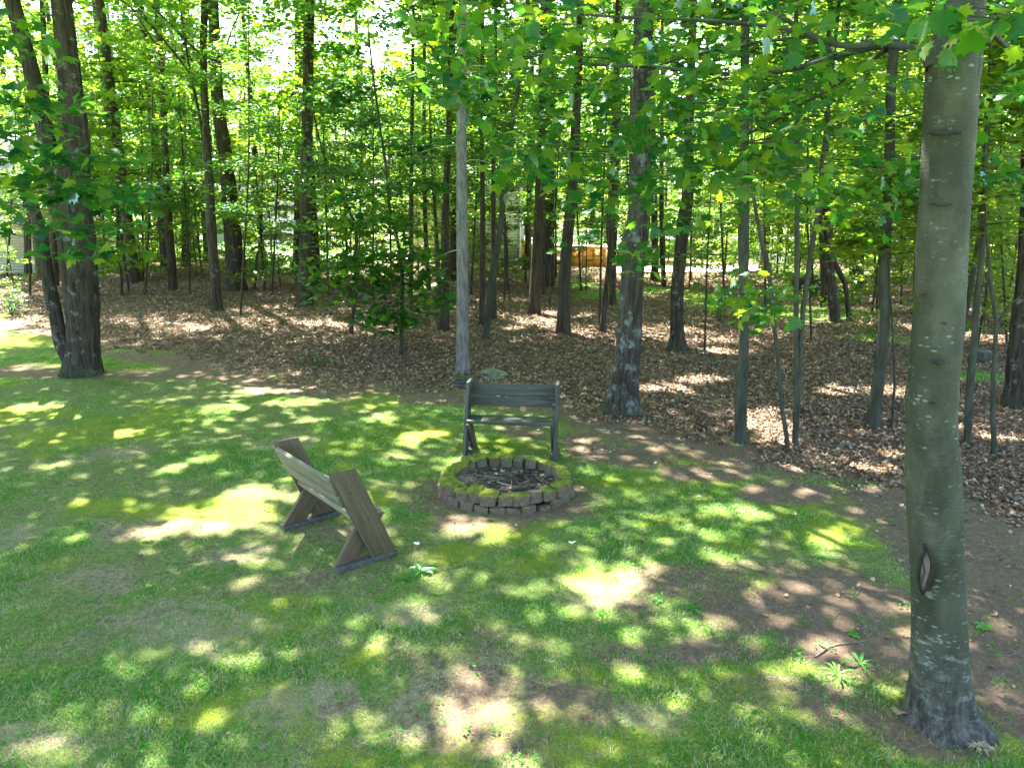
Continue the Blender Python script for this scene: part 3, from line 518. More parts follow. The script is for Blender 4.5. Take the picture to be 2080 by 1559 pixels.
# the wound: a lens of bare wood inside a raised dark lip
wl = Acc(); lip = Acc(); cs = []
for k in range(17):
    t = k / 16; py = 1105 + 102 * t; cx = 1879 + 3 * math.sin(t * 5) - 2 * t; hw = 13 * math.sin(math.pi * t)**.8 * (1 if t < .55 else 1 - .45 * (t - .55)) * (.35 + .65 * sm(0, .35, t)) + .6
    cs.append((on_trunk(cx - hw, py, .006), on_trunk(cx - .5, py, -.002), on_trunk(cx + hw, py, .006)))
Vw = np.array([q for c in cs for q in c]); f = [(3 * k + m, 3 * k + m + 1, 3 * k + m + 4, 3 * k + m + 3) for k in range(16) for m in (0, 1)]
M['wound'] = simple('bare_wood', (.05, .03, .022), (.26, .21, .19), 14, .8, (1, 1, .15), .012)
M['lip'] = simple('callus_bark', (.008, .007, .005), (.035, .03, .022), 25, .8)
sc_ = obj('bark_wound', mesh_np('bark_wound', Vw, [np.array(f)], M['wound'], None, True), e); sc_['label'] = 'pale bare wood in a lens shaped wound'
for q in (0, 2): lip.add(*tube(np.array([[*c[q], .006 + .004 * math.sin(math.pi * k / 16)] for k, c in enumerate(cs)]), 7))
ck = np.array([[*(on_trunk(1879 + 2 * math.sin(k * .9) - k * .4, 1108 + 6 * k, .004)), .0028 * math.sin(math.pi * (k + .6) / 15)] for k in range(14)]); lip.add(*tube(ck, 5))
obj('wound_lip', lip.mesh('wound_lip', M['lip'], True), sc_)
kn = Acc()                                              # dark branch scars
for (px, py, w, h_) in [(1910, 270, 26, 7), (1948, 268, 22, 6), (1907, 734, 20, 6), (1915, 415, 30, 5), (1935, 600, 10, 6), (1895, 818, 9, 3), (1920, 655, 8, 3), (1876, 596, 8, 5), (1925, 985, 10, 4), (1945, 1352, 12, 5)]:
    a = on_trunk(px - w, py, 0); b = on_trunk(px, py + 2, .004); c = on_trunk(px + w, py - 1, 0); r = h_ * MY / F * .55
    kn.add(*tube(np.array([[*a, .002], [*((a + b) / 2), r * .9], [*b, r], [*((b + c) / 2), r * .8], [*c, .002]]), 8, 14, plainb(1.1, 4)))
tag(obj('branch_scars', kn.mesh('branch_scars', M['lip'], True), e), kind='stuff')
# limbs, each with its own run of distances
def limb(pts, y0, y1, r0, r1, sub=True):
    n = len(pts); out = []
    for k, (px, py) in enumerate(pts):
        t = k / (n - 1); out.append([*(P(px, py, y0 + (y1 - y0) * t) - mb), r0 + (r1 - r0) * t])
    return np.array(out)
LB = [limb([(1892, 140), (1876, 112), (1851, 99), (1818, 93), (1784, 94), (1733, 104), (1680, 121), (1632, 135), (1582, 145), (1515, 150), (1430, 149), (1339, 137), (1250, 133), (1147, 128), (1089, 111), (1049, 88), (1009, 69), (968, 64)], MY - .02, MY + 2.0, .024, .004),
      limb([(1925, 42), (1885, 50), (1834, 66), (1801, 79), (1767, 91), (1717, 93), (1683, 86), (1649, 72), (1622, 56), (1595, 40), (1572, 29), (1545, 30), (1480, 10), (1400, -20)], MY, MY + .5, .02, .006),
      limb([(1801, 101), (1767, 125), (1733, 148), (1683, 182), (1616, 219), (1565, 251), (1505, 279), (1447, 316), (1414, 333), (1380, 350), (1300, 372)], MY + .22, MY + 1.7, .013, .003),
      limb([(1649, 74), (1582, 81), (1488, 93), (1414, 111), (1380, 118), (1300, 150), (1220, 200), (1150, 240), (1090, 290)], MY + .5, MY + 2.0, .010, .003),
      limb([(1955, 20), (2010, 60), (2060, 110), (2120, 150)], MY, MY + 1.2, .02, .006),
      limb([(1700, 110), (1600, 60), (1400, 40), (1200, 30), (1050, -10), (900, -30)], MY + .4, MY + 1.2, .012, .004)]
for l in LB: obj('branch', mesh_np('branch', *tube(l, 10, 60, plainb(.25, 6)), M['smooth'], None, True), e)
# leaf clusters: (x, y, distance, half width px, half height px, count, tone)
CL = [(900, 40, 5.2, 60, 45, 42, .6), (890, 130, 5.4, 60, 50, 60, .35), (930, 180, 5.3, 60, 40, 50, .3), (1000, 90, 5.0, 70, 60, 70, .45), (1060, 200, 4.9, 80, 60, 70, .4), (1120, 60, 4.2, 70, 60, 50, .5),
      (1180, 150, 4.5, 70, 60, 70, .35), (1220, 30, 3.8, 80, 50, 34, .4), (1300, 120, 4.4, 70, 60, 56, .45), (1240, 240, 4.6, 70, 50, 60, .3), (1130, 330, 4.8, 110, 45, 90, .35), (1250, 370, 4.8, 90, 45, 80, .3), (1060, 300, 5.2, 70, 30, 50, .35),
      (1350, 300, 4.6, 90, 60, 80, .3), (1330, 420, 4.6, 60, 60, 60, .25), (1300, 500, 4.5, 35, 30, 22, .25), (1420, 30, 3.8, 90, 50, 44, .3), (1400, 200, 4.2, 80, 50, 70, .35), (1470, 120, 4.0, 70, 60, 50, .35), (1540, 40, 3.7, 80, 50, 40, .25),
      (1480, 280, 4.4, 80, 50, 70, .35), (1560, 330, 4.6, 80, 40, 60, .4), (1600, 200, 4.3, 70, 60, 50, .4), (1640, 30, 3.6, 70, 50, 34, .2), (1720, 60, 3.7, 60, 60, 26, .25), (1780, 30, 3.5, 60, 40, 24, .2), (1700, 250, 4.5, 80, 50, 50, .35), (1780, 190, 4.3, 50, 40, 24, .3),
      (1900, 30, 2.9, 70, 40, 22, .25), (1980, 20, 2.9, 70, 50, 22, .35), (2040, 60, 3.1, 50, 50, 16, .3), (1500, 615, 5.0, 60, 30, 40, .25), (1540, 650, 5.1, 30, 20, 14, .2), (1560, 570, 5.2, 50, 30, 22, .35), (1820, 350, 5.0, 60, 60, 50, .4), (1750, 400, 5.2, 60, 50, 50, .35), (2040, 330, 4.6, 50, 60, 34, .35),
      (2030, 220, 4.4, 50, 50, 30, .35), (1660, 130, 3.9, 60, 50, 34, .3), (1840, 420, 5.0, 40, 40, 24, .3), (1640, 400, 5.4, 70, 50, 40, .45), (1450, 380, 5.0, 60, 50, 50, .35), (1180, 440, 5.0, 60, 30, 24, .3)]
lp = []
for (px, py, Yc, rx, ry, n, v) in CL:
    c = P(px, py, Yc); k = depth(c) / F; thin = 1450 < px < 1880 and py < 230 or 1210 < px < 1380 and py < 460; n = int(n * (.75 if thin else 1.35)); Yc += .7 if 1450 < px < 1880 and py < 230 else 0
    nl = max(2, n // 16)                                # small flat layers inside the cluster
    zc = rng.uniform(-1, 1, nl); li = rng.integers(0, nl, n)
    q = np.stack([c[0] + rx * k * rng.uniform(-1.15, 1.15, n), c[1] + rng.normal(0, .28, n), c[2] + ry * k * zc[li] + rng.normal(0, .055, n)], -1)
    q[:, 2] += -.12 * (q[:, 0] - c[0]) * 0; lp += [(*a, v + rng.normal(0, .16)) for a in q]
    for m in range(nl):                                 # carrying twigs
        zz = c[2] + ry * k * zc[m]; a = np.array([c[0] + rx * k * 1.1, c[1] + .1, zz + .05]) - mb; b_ = np.array([c[0] - rx * k, c[1] - .05, zz - .01]) - mb
        TW = globals().setdefault('TWm', Acc()); TW.add(*tube(np.array([[*a, .003], [*((a + b_) / 2 + [0, .03, .03]), .002], [*(b_ + [0, 0, rng.normal(0, .06)]), .0008]]), 4, 7))
tag(obj('twigs', TWm.mesh('twigs', M['smooth'], True), e), kind='stuff')
lp = np.array(lp); sz = rng.uniform(.062, .112, len(lp)); order = np.argsort(-(sz / lp[:, 1]))
vals = [mesh_np('leaf', maple_leaf(fo, cu)[0], [maple_leaf(fo, cu)[1]], M['leafobj']) for fo, cu in ((.15, .1), (.35, .3), (-.1, .35), (.5, .1))]
def leaf_parts(P_, S_, parent, base, tilt=.7):
    n = len(P_); r, f, u = frames(n, tilt, .7)
    for k in range(n):
        o = bpy.data.objects.new('leaf', vals[int(rng.integers(4))]); o.parent = parent
        m = Matrix(((*[float(a) for a in (r[k][0], f[k][0], u[k][0])],), (r[k][1], f[k][1], u[k][1]), (r[k][2], f[k][2], u[k][2]))).to_4x4()
        o.matrix_local = Matrix.Translation(Vector(P_[k, :3] - base)) @ m @ Matrix.Scale(float(S_[k]), 4); SC.collection.objects.link(o)
leaf_parts(lp[order[:290]], sz[order[:290]], maple, mb)
rest = order[290:]; acc = Acc(); leaves(acc, lp[rest, :3] - mb, sz[rest], ML, .75, np.clip(lp[rest, 3] + rng.choice([0, 0, 0, .45], len(rest)), 0, 1), .7)  # some leaves get a yellower colour, as if lit through
o = obj('crown', acc.mesh('crown', M['leaf']), maple); o['kind'] = 'stuff'

# --- leafy boughs of a second maple left of the frame, hanging before the oak
lb = np.array([-9.4, 7.6, 0]); lb[2] = gh(lb[0], lb[1])
e2 = empty('maple_tree', lb); tag(e2, 'maple whose dark leafy boughs hang in from the left before the oak', 'tree')
tr = np.array([[0, 0, -.1, .2], [.05, 0, 2, .15], [.1, .1, 6, .11], [.2, .1, 11, .04]]); obj('trunk', mesh_np('trunk', *tube(tr, 20, 40, plainb(.15, 2)), M['smooth'], None, True), e2)
CL2 = [(30, 230, 7, 60, 60, 60, .15), (120, 330, 7, 70, 60, 90, .1), (60, 380, 7, 70, 40, 60, .15), (170, 440, 6.8, 60, 50, 80, .08), (240, 420, 6.8, 60, 40, 70, .1), (150, 500, 6.6, 50, 25, 40, .08), (230, 490, 6.6, 40, 30, 40, .1),
       (200, 350, 7, 70, 40, 60, .2), (60, 150, 7.2, 60, 60, 50, .3), (20, 320, 7, 50, 50, 50, .2), (110, 230, 7.2, 60, 50, 50, .25), (30, 60, 7.2, 60, 60, 46, .35), (30, 440, 7, 50, 25, 30, .2)]
def clusters(CLs, parent, base, size, keep, barkm, spread=.3, tilt=.55, root=None):
    lp = []; tw = Acc()
    for (px, py, Yc, rx, ry, n, v) in CLs:
        c = P(px, py, Yc); k = depth(c) / F; nl = max(2, n // 14); zc = rng.uniform(-1, 1, nl); li = rng.integers(0, nl, n)
        q = np.stack([c[0] + rx * k * rng.uniform(-1.1, 1.1, n), c[1] + rng.normal(0, spread, n), c[2] + ry * k * zc[li] + rng.normal(0, .035, n)], -1)
        lp += [(*a, v + rng.normal(0, .13)) for a in q]
        rt = np.array(root(c)) if root else c + [1, 0, .2]
        tw.add(*tube(np.array([[*(rt - base), .012], [*((rt * .5 + c * .5) - base + [0, 0, .12]), .008], [*(c - base), .003]]), 5, 9))
        for m in range(nl):
            zz = ry * k * zc[m]; tw.add(*tube(np.array([[*(c - base), .003], [*(c - base + [rng.uniform(-1, 1) * rx * k, rng.normal(0, .15), zz]), .001]]), 3))
    lp = np.array(lp); sz = rng.uniform(size * .7, size * 1.25, len(lp)); od = np.argsort(-(sz / lp[:, 1])); leaf_parts(lp[od[:keep]], sz[od[:keep]], parent, base, tilt)
    a = Acc(); leaves(a, lp[od[keep:], :3] - base, sz[od[keep:]], ML, tilt, np.clip(lp[od[keep:], 3], 0, 1))
    tag(obj('branches', tw.mesh('branches', M['thin'], True), parent), kind='stuff'); o = obj('crown' if 'crown' not in [c.name.split('.')[0] for c in parent.children] else 'low_foliage', a.mesh('crown', M['leaf']), parent); o['kind'] = 'stuff'
clusters(CL2, e2, lb, .125, 200, None, root=lambda c: lb + [.1, .1, min(max(c[2] + .6, 2.5), 9)])
# the drooping young maple in the middle, leaf masses down to the litter
YB = bushy[1][1]
CL3 = [(700, 590, YB - .3, 60, 40, 46, .15), (760, 560, YB - .4, 70, 35, 60, .12), (830, 580, YB - .3, 60, 45, 60, .15), (780, 640, YB - .5, 50, 20, 24, .1), (820, 620, YB - .5, 50, 25, 34, .1), (800, 660, YB - .5, 30, 14, 14, .2), (880, 612, YB - .7, 34, 10, 16, .15),
       (680, 500, YB, 60, 40, 44, .3), (760, 490, YB - .2, 60, 40, 50, .25), (840, 500, YB - .2, 50, 30, 36, .35), (720, 420, YB + .2, 80, 40, 50, .3), (820, 420, YB, 60, 40, 40, .35)]
CL3 = [(a, b, c, d * 1.2, e_ * 1.15, int(n * 3.0), v + .25) for a, b, c, d, e_, n, v in CL3]
clusters(CL3, bushy[0], bushy[1], .165, 260, None, root=lambda c: np.array([np.interp(c[2] + .25, bushy[2][:, 2], bushy[2][:, 0]), np.interp(c[2] + .25, bushy[2][:, 2], bushy[2][:, 1]), c[2] + .25]))

# --- understory saplings filling the middle woods
und = []
fills = [(500, 640), (560, 600), (150, 600), (280, 570), (660, 600), (760, 600), (950, 600), (1040, 590), (1190, 590), (1290, 600), (1460, 620), (1560, 640), (1650, 690), (1850, 740), (1900, 700), (2000, 680), (2050, 700), (1840, 620), (1950, 600), (60, 600), (20, 570), (210, 560), (1520, 580), (1590, 560),
         (440, 560), (560, 550), (700, 560), (880, 560), (1130, 565), (1400, 570), (1730, 560), (1800, 570), (1880, 560), (2040, 570), (330, 545), (1010, 552), (620, 540), (1480, 550), (1640, 600), (1770, 630), (390, 600), (300, 600), (590, 575), (730, 570), (800, 575), (1070, 575), (1350, 560), (1680, 580), (1500, 600), (1920, 640), (100, 565), (480, 545)]
SHORT = [(57, 'the house front trunk'), (168, 'the big forked oak'), (247, 'the crooked lone sapling'), (351, 'the straight reddish trunk'), (441, 'the dark split trunk'), (478, 'the stout swollen oak'), (516, 'the kinked sapling'), (619, 'the straight mossy footed oak'), (712, 'the olive sapling stem'), (815, 'the drooping young maple'), (872, 'the slender dark stem'), (941, 'the tall grey trunk'), (990, 'the leaning mossy trunk'), (1085, 'the thick reddish trunk'), (1145, 'the panel dividing trunk'), (1224, 'the slanting brown trunk'), (1266, 'the thick lichen oak'), (1377, 'the knobbly trunk'), (1431, 'the wiry sapling'), (1503, 'the smooth grey pole'), (1602, 'the crooked elbow stem'), (1620, 'the twin stemmed tree'), (1694, 'the black twin trunk'), (1775, 'the dark leaning trunk'), (1810, 'the bent twiggy stem'), (1900, 'the front maple'), (1965, 'the slim trunk by the maple'), (2020, 'the forked right sapling'), (2066, 'the heavy trunk at the right edge')]
used = {}
def sap_label(px, py, w1=('slender', 'thin', 'wispy', 'lean')):
    bx, nm = min(SHORT, key=lambda q: abs(q[0] - px)); side = 'left' if px < bx else 'right'; far = 'just behind' if py > 590 else 'well behind' if py > 560 else 'far behind'
    for a in w1:
        lab = '%s leafy sapling %s and %s of %s' % (a, far, side, nm)
        if lab not in used: used[lab] = 1; return lab
    return lab
for k, (px, py) in enumerate(fills):
    px += rng.uniform(-12, 12); s = at(px, py); hgt = rng.uniform(5.5, 9); rgt = px > 1450
    w = 5 if py > 600 else 4.5; dx = rng.uniform(-18, 18)
    tree('sapling', sap_label(px, py), 'thin', [(px, py, w), (px + dx * .4, py - 120, w * .9), (px + dx, py - 300, w * .7)], hgt, 1.1,
         sp=(13, 1.9 + .02 * (s[1] - 10), hgt * .95, 1.7, 95, .105, .85 if rgt else rng.uniform(.45, .8)), group='understory saplings deep in the woods')

# --- distant forest from shared prototypes
protos = []
for k in range(5):
    acc, tw = Acc(), Acc(); hgt = 15 + 2 * k
    trk = tube(np.array([[0, 0, -.3, .26], [.03, .02, .6, .19], [.1, 0, hgt * .5, .14], [.2 * rng.normal(), .1, hgt, .04]]), 9, 16, plainb(.15, k))
    for q in range(66):
        h = rng.uniform(2.3, hgt); sprays(acc, tw, np.array([.05, 0, h]), rng.uniform(0, 6.28), 3.3 * (1 - .4 * h / hgt) * rng.uniform(.6, 1.2), 150, .21, QL, .8, tilt=.6)
    protos.append((mesh_np('trunk', *trk, M['pine' if k % 2 else 'oak'], None, True), tw.mesh('branches', M['thin']), acc.mesh('crown', M['leaf'])))
fx = []
for k in range(1400):
    y = rng.uniform(27, 95); x = rng.uniform(-1, 1) * (y * .80 + 6)
    if all((x - a)**2 + (y - b)**2 > (3.3 + y * .02)**2 for a, b in fx):
        px = 1040 + x / (y * CT + H * ST) * F
        if 620 < px < 900 and 30 < y < 62: continue      # the open driveway
        if 940 < px < 1260 and 33 < y < 50: continue     # the house and deck
        if 470 < px < 610 and 40 < y < 66: continue
        if px < 110 and 27 < y < 42: continue
        if 1260 < px < 1500 and y < 44: continue
        fx.append((x, y))
    if len(fx) > 150: break
for k, (x, y) in enumerate(fx):
    pr = protos[k % 5]; r = empty('tree', (x, y, float(gh(x, y)) * (y < 60)), rng.uniform(0, 6.28)); s = rng.uniform(.8, 1.15); r.scale = (s, s, s)
    tag(r, 'slim tree far back in the sunlit woods, bright green crown', 'tree', 'distant trees of the sunlit woods')
    for nm, me in zip(('trunk', 'branches', 'crown'), pr): o = bpy.data.objects.new(nm, me); o.parent = r; SC.collection.objects.link(o); (nm == 'branches') and tag(o, kind='stuff')
bp = []
for k in range(4):
    acc, tw = Acc(), Acc(); hgt = 3.6 + .5 * k
    for q in range(24): h = rng.uniform(.5, hgt); sprays(acc, tw, np.array([0, 0, h]), rng.uniform(0, 6.28), 1.7 * (1 - .4 * h / hgt) * rng.uniform(.6, 1.2), 60, .15, QL, .85, tilt=.6)
    bp.append((mesh_np('trunk', *tube(np.array([[0, 0, -.2, .045], [.05, .03, hgt * .5, .03], [0, 0, hgt, .01]]), 6, 8), M['thin'], None, True), tw.mesh('branches', M['thin']), acc.mesh('crown', M['leaf'])))
fb = []
for k in range(900):
    y = rng.uniform(25, 60)**1.0; x = rng.uniform(-1, 1) * (y * .78 + 3); px = 1040 + x / (y * CT + H * ST) * F
    if min([(x - a)**2 + (y - b)**2 for a, b in fb] + [99]) < 2.2**2: continue
    if (1040 < px < 1260 and y < 50) or (1240 < px < 1420 and y < 40) or (500 < px < 600 and 27 < y < 55) or (940 < px < 1060 and y < 38 and rng.random() < .6) or (px < 100 and y < 36) or (y < 30 and rng.random() < .5): continue
    fb.append((x, y))
    if len(fb) >= 95: break
for k, (x, y) in enumerate(fb):
    pr = bp[k % 4]; r = empty('young_tree', (x, y, float(gh(x, y)) * (y < 60)), rng.uniform(0, 6.28)); s = rng.uniform(.7, 1.2); r.scale = (s, s, s)
    tag(r, 'low bushy young tree, yellow green and sunlit, at the far side of the woods', 'young tree', 'bushy young trees at the back of the woods')
    for nm, me in zip(('trunk', 'branches', 'crown'), pr): o = bpy.data.objects.new(nm, me); o.parent = r; SC.collection.objects.link(o); (nm == 'branches') and tag(o, kind='stuff')
near_y = [(1985, 700, .62), (2040, 660, .7), (1850, 640, .7), (1880, 600, .8), (1945, 640, .8), (2070, 600, .9), (1770, 640, .7), (1730, 610, .7), (1560, 600, .55), (1470, 590, .6), (1400, 585, .6), (1190, 590, .5), (1030, 580, .6), (960, 575, .6), (850, 590, .6), (770, 585, .6), (690, 590, .6), (570, 580, .6), (540, 560, .7), (400, 560, .6), (290, 570, .6), (210, 560, .6), (130, 560, .6), (30, 590, .5), (650, 560, .7), (1290, 575, .5), (1620, 590, .6), (1830, 575, .9), (1990, 600, 1.), (900, 552, .7)]
for k, (px, py, s) in enumerate(near_y):
    pr = bp[k % 4]; b = at(px, py); r = empty('young_tree', b, rng.uniform(0, 6.28)); r.scale = (s, s, s * 1.1)
    tag(r, sap_label(px, py, ('bushy', 'low spreading', 'round crowned', 'dense')), 'young tree', 'leafy young trees between the trunks')
    for nm, me in zip(('trunk', 'branches', 'crown'), pr): o = bpy.data.objects.new(nm, me); o.parent = r; SC.collection.objects.link(o); (nm == 'branches') and tag(o, kind='stuff')
ORD = ['nearest', 'second nearest', 'third nearest', 'fourth nearest', 'fifth nearest', 'sixth nearest', 'seventh nearest', 'eighth nearest', 'ninth nearest', 'tenth nearest', 'eleventh nearest', 'twelfth nearest', 'thirteenth nearest', 'fourteenth nearest', 'fifteenth nearest'] + [w + ' nearest' for w in 'sixteenth seventeenth eighteenth nineteenth twentieth twenty-first twenty-second twenty-third twenty-fourth twenty-fifth'.split()]
for grp, word in (('distant trees of the sunlit woods', 'slim far tree'), ('bushy young trees at the back of the woods', 'low bushy far tree')):
    bk = {}
    for o in SC.collection.objects:
        if o.get('group') == grp:
            x, y = o.location[0], o.location[1]; px = 1040 + x / (y * CT + H * ST) * F; bx, nm = min(SHORT, key=lambda q: abs(q[0] - px)); sd_ = 'left' if px < bx else 'right'; bk.setdefault((sd_, nm), []).append((y, o))
    for (sd_, nm), l in bk.items():
        for k, (y, o) in enumerate(sorted(l, key=lambda q: q[0])): o['label'] = '%s %s %s of %s' % (ORD[min(k, 24)], word, sd_, nm)
# the wood beyond them reads as one mass
acc = Acc(); n = 26000; a = rng.uniform(-.95, .95, n); R = rng.uniform(96, 120, n); hz = rng.uniform(0, 1, n)**.8 * (17 + 5 * fbm(a * 14, 0, 0, 3))
pos = np.stack([np.sin(a) * R, np.cos(a) * R, hz], -1); leaves(acc, pos, rng.uniform(.7, 1.3, n), QL, .9, np.clip(rng.normal(.7, .2, n), 0, 1))
tag(obj('far_woods', acc.mesh('far_woods', M['leaf'])), 'hazy mass of green woods beyond the last trees', 'woods', kind='stuff')

# --- high canopy: mostly unseen leaves added for shade, gaps cut to make sun patches
hi = [t for t in TREES if t[3]]; hb = np.array([t[1] for t in hi])
def canopy(n, x0, x1, y0, y1, clump):
    gx = rng.uniform(x0, x1, n); gy = rng.uniform(y0, y1, n); h = rng.uniform(7.0, 15, n)
    p = np.stack([gx, gy, np.zeros(n)], -1) + SV * (h / SV[2])[:, None]
    keep = rng.uniform(0, 1, n) > gaplook(p) * 1.05
    cl = fbm(p[:, 0] * .62, p[:, 1] * .62, p[:, 2] * .7, 81, 3); keep &= cl > clump
    return p[keep]
cp = np.vstack([canopy(185000, -15, 14, -1.5, 15, .40), canopy(34000, -20, 20, 15, 30, .50)])
near = np.argmin(((cp[:, None, :2] - hb[None, :, :2])**2).sum(-1), 1)
for k, t in enumerate(hi):
    p = cp[near == k]
    if len(p) < 30: continue
    b = t[1]; acc = Acc(); leaves(acc, p - b, rng.uniform(.15, .22, len(p)), QL, .5, np.clip(rng.normal(.6, .2, len(p)), 0, 1)); tw = Acc()
    pn = p[np.hypot(*(p[:, :2] - b[:2]).T) < 3.6]; pn = pn if len(pn) else p[:1]
    for q in range(6):                                 # limbs reaching through the crown
        tgt = pn[int(rng.integers(len(pn)))] - b; h0 = min(max(tgt[2] * .72, 5), t[2][-1, 2] - .3); c = np.array([np.interp(h0 + b[2], t[2][:, 2], t[2][:, m]) for m in range(3)]) - b; c[2] = h0
        mid = (c + tgt) / 2 + [0, 0, .5]; tw.add(*tube(np.array([[*c, .035], [*mid, .022], [*tgt, .006]]), 5, 8))
    tag(obj('limbs', tw.mesh('limbs', M['thin'], True), t[0]), kind='stuff'); o = obj('crown', acc.mesh('crown', M['leaf']), t[0])

# ------------------------------------------------------------ benches
def wood_mat(name, a, b, c, stain):
    m, nt, bs = new_mat(name); v = coord(nt, 'Generated'); v2 = coord(nt)
    oi = N(nt, 'ObjectInfo'); ad = N(nt, 'VectorMath', operation='ADD'); nt.links.new(v2, ad.inputs[0]); nt.links.new(oi.outputs['Location'], ad.inputs[1])
    g = noise(nt, ad.outputs[0], 34, 6, .7, (.05, 1, 1)); g2 = noise(nt, ad.outputs[0], 5, 5, .6, (.6, 1, 1)); fg = noise(nt, ad.outputs[0], 140, 4, .7, (.04, 1, 1))
    col = ramp(nt, g, [(.3, a), (.5, b), (.72, c)]); col = mixc(nt, ramp(nt, g2, [(.45, (0, 0, 0)), (.7, (.7, .7, .7))]), col, stain)
    nt.links.new(col, bs.inputs['Base Color']); bs.inputs['Roughness'].default_value = .72; bs.inputs['Specular IOR Level'].default_value = .35
    bump(nt, bs, math_(nt, 'ADD', g, math_(nt, 'MULTIPLY', fg, .6)), .004); return m
WN = wood_mat('weathered_brown_wood', (.05, .034, .017), (.085, .062, .033), (.14, .108, .066), (.075, .066, .03))
WNP = wood_mat('weathered_pale_wood', (.09, .085, .055), (.16, .148, .10), (.26, .245, .18), (.11, .12, .07))
WF = wood_mat('weathered_slate_wood', (.024, .027, .020), (.05, .055, .042), (.105, .112, .088), (.05, .062, .036))
WD = wood_mat('damp_dark_wood', (.03, .032, .028), (.06, .062, .055), (.12, .12, .11), (.05, .06, .04))
def plank(name, p0, p1, wdir, width, thick, mat, parent, hcut=False):
    """a plank from p0 to p1; wdir is the direction of its width"""
    p0, p1, wdir = (np.asarray(q, float) for q in (p0, p1, wdir)); ax = p1 - p0; L = np.linalg.norm(ax); ax /= L
    wd = wdir - wdir.dot(ax) * ax; wd /= np.linalg.norm(wd); td = np.cross(ax, wd)
    R = Matrix((tuple(ax), tuple(wd), tuple(td))).transposed().to_4x4()
    V, Fq = box_np(0, L, -width / 2, width / 2, -thick / 2, thick / 2)
    if hcut:                                            # ends cut level with the ground
        sl = ax[2] and wd[2] / ax[2]; V[:, 0] -= V[:, 1] * sl
    me = mesh_np(name, V, [Fq], mat); o = bpy.data.objects.new(name, me); link(o, parent); o.matrix_local = Matrix.Translation(Vector(p0)) @ R
    m = o.modifiers.new('bevel', 'BEVEL'); m.width = .004; m.segments = 2; return o
def bench(label, loc, rz, L, h, mats):
    b = empty('bench', loc, rz); tag(b, label, 'bench', 'wooden benches at the fire ring'); wl_, wp, wd = mats
    t = .038; hl = .205
    for s in (-1, 1):
        x = s * (L / 2 - t / 2); a0, a1 = np.array([x, -.145, .05]), np.array([x, .175, h])
        plank('long_leg', a0, a1, (0, 1, 0), hl, t, wl_, b, True)
        xi = s * (L / 2 - t * 1.5 - .002); plank('short_leg', (xi, .165, .05), (xi, -.085, h * .475), (0, 1, 0), .17, t, wl_, b, True)
        box('foot', (x - s * .02 - .042, x - s * .02 + .042, -.265, .27, 0, .049), wd, b, .004)
    ax = np.array([0, .32, h - .036]); ax /= np.linalg.norm(ax); nb = np.array([0, ax[2], -ax[1]])
    def up(z): return np.array([0, -.145, .036]) + ax * ((z - .036) / ax[2])
    inn = L / 2 - t - .002
    for nm, z, w_ in (('upper_back_board', h - .076, .145), ('lower_back_board', h - .076 - .128, .10)):
        c = up(z) + nb * .108; plank(nm, c - [inn, 0, 0], c + [inn, 0, 0], ax, w_, t, wp, b)
    c = np.array([0, -.03, h * .475 + .022]); plank('seat', c - [inn, 0, 0], c + [inn, 0, 0], (0, 1, .0), .26, t, wp, b)
    for s in (-1, 1):
        c = up(h - .245) + nb * .06; box('cleat', (s * inn - (.036 if s > 0 else 0), s * inn + (0 if s > 0 else .036), c[1] - .04, c[1] + .05, c[2] - .03, c[2] + .02), wd, b, .003)
        for (yy, zz) in ((.11, h * .86), (.13, h * .78), (-.02, h * .48), (-.09, .12)):       # bolt heads on the outside
            V, fs = tube(np.array([[s * (L / 2 - .001), yy, zz, .008], [s * (L / 2 + .003), yy, zz, .007]]), 8)
            obj('bolt', mesh_np('bolt', V, fs, M['charcoal']), b)
    return b
nb_, nf_, fb_, ff_ = (at(*q) for q in ((688, 1162), (803, 1128), (573, 1073), (682, 1043)))
cen = (nb_ + nf_ + fb_ + ff_) / 4; ld = (fb_ + ff_ - nb_ - nf_)[:2]; rz = math.atan2(ld[1], ld[0]); Ln = np.linalg.norm(ld) / 2
# front (-y local) must face the ring
fr = (nf_ + ff_ - nb_ - fb_)[:2]
if np.dot([math.sin(rz), -math.cos(rz)], fr) < 0: rz += math.pi
bench('brown weathered bench on the lawn, seen from behind, facing the fire ring', (cen[0], cen[1], cen[2] - .005), rz, Ln + .03, .82, (WN, WNP, WD))
l_, r_ = at(943, 931), at(1125, 939); dv = (r_ - l_)[:2]; rz = math.atan2(dv[1], dv[0]); c_ = (l_ + r_) / 2
bench('slate grey bench behind the fire ring, its seat towards the camera', (c_[0] - math.sin(rz) * .25, c_[1] + math.cos(rz) * .25, c_[2] - .005), rz, float(np.linalg.norm(dv)) + .05, .83, (WF, WF, WD))

# ------------------------------------------------------------ fire ring
def block_mat():
    m, nt, bs = new_mat('mossy_concrete_block'); v = coord(nt); oi = N(nt, 'ObjectInfo')
    n = noise(nt, v, 30, 7, .7); c = ramp(nt, n, [(.3, (.05, .036, .025)), (.5, (.125, .09, .062)), (.7, (.23, .175, .13))])
    c = mixc(nt, math_(nt, 'MULTIPLY', oi.outputs['Random'], .5), c, (.13, .10, .06))
    c = mixc(nt, ramp(nt, noise(nt, v, 11, 5, .7), [(.5, (0, 0, 0)), (.62, (.8, .8, .8))]), c, (.10, .13, .03))
    nt.links.new(c, bs.inputs['Base Color']); bs.inputs['Roughness'].default_value = .95; bump(nt, bs, n, .008); return m
M['block'] = block_mat()
pc = (at(890, 992) + at(1165, 992)) / 2; RX = float(at(1165, 992)[0] - at(890, 992)[0]) / 2 * .965; RY = RX * .90
fr_y = at(1030, 1043)[1]; pc[1] = fr_y + RY; pc[2] = float(gh(pc[0], pc[1]))
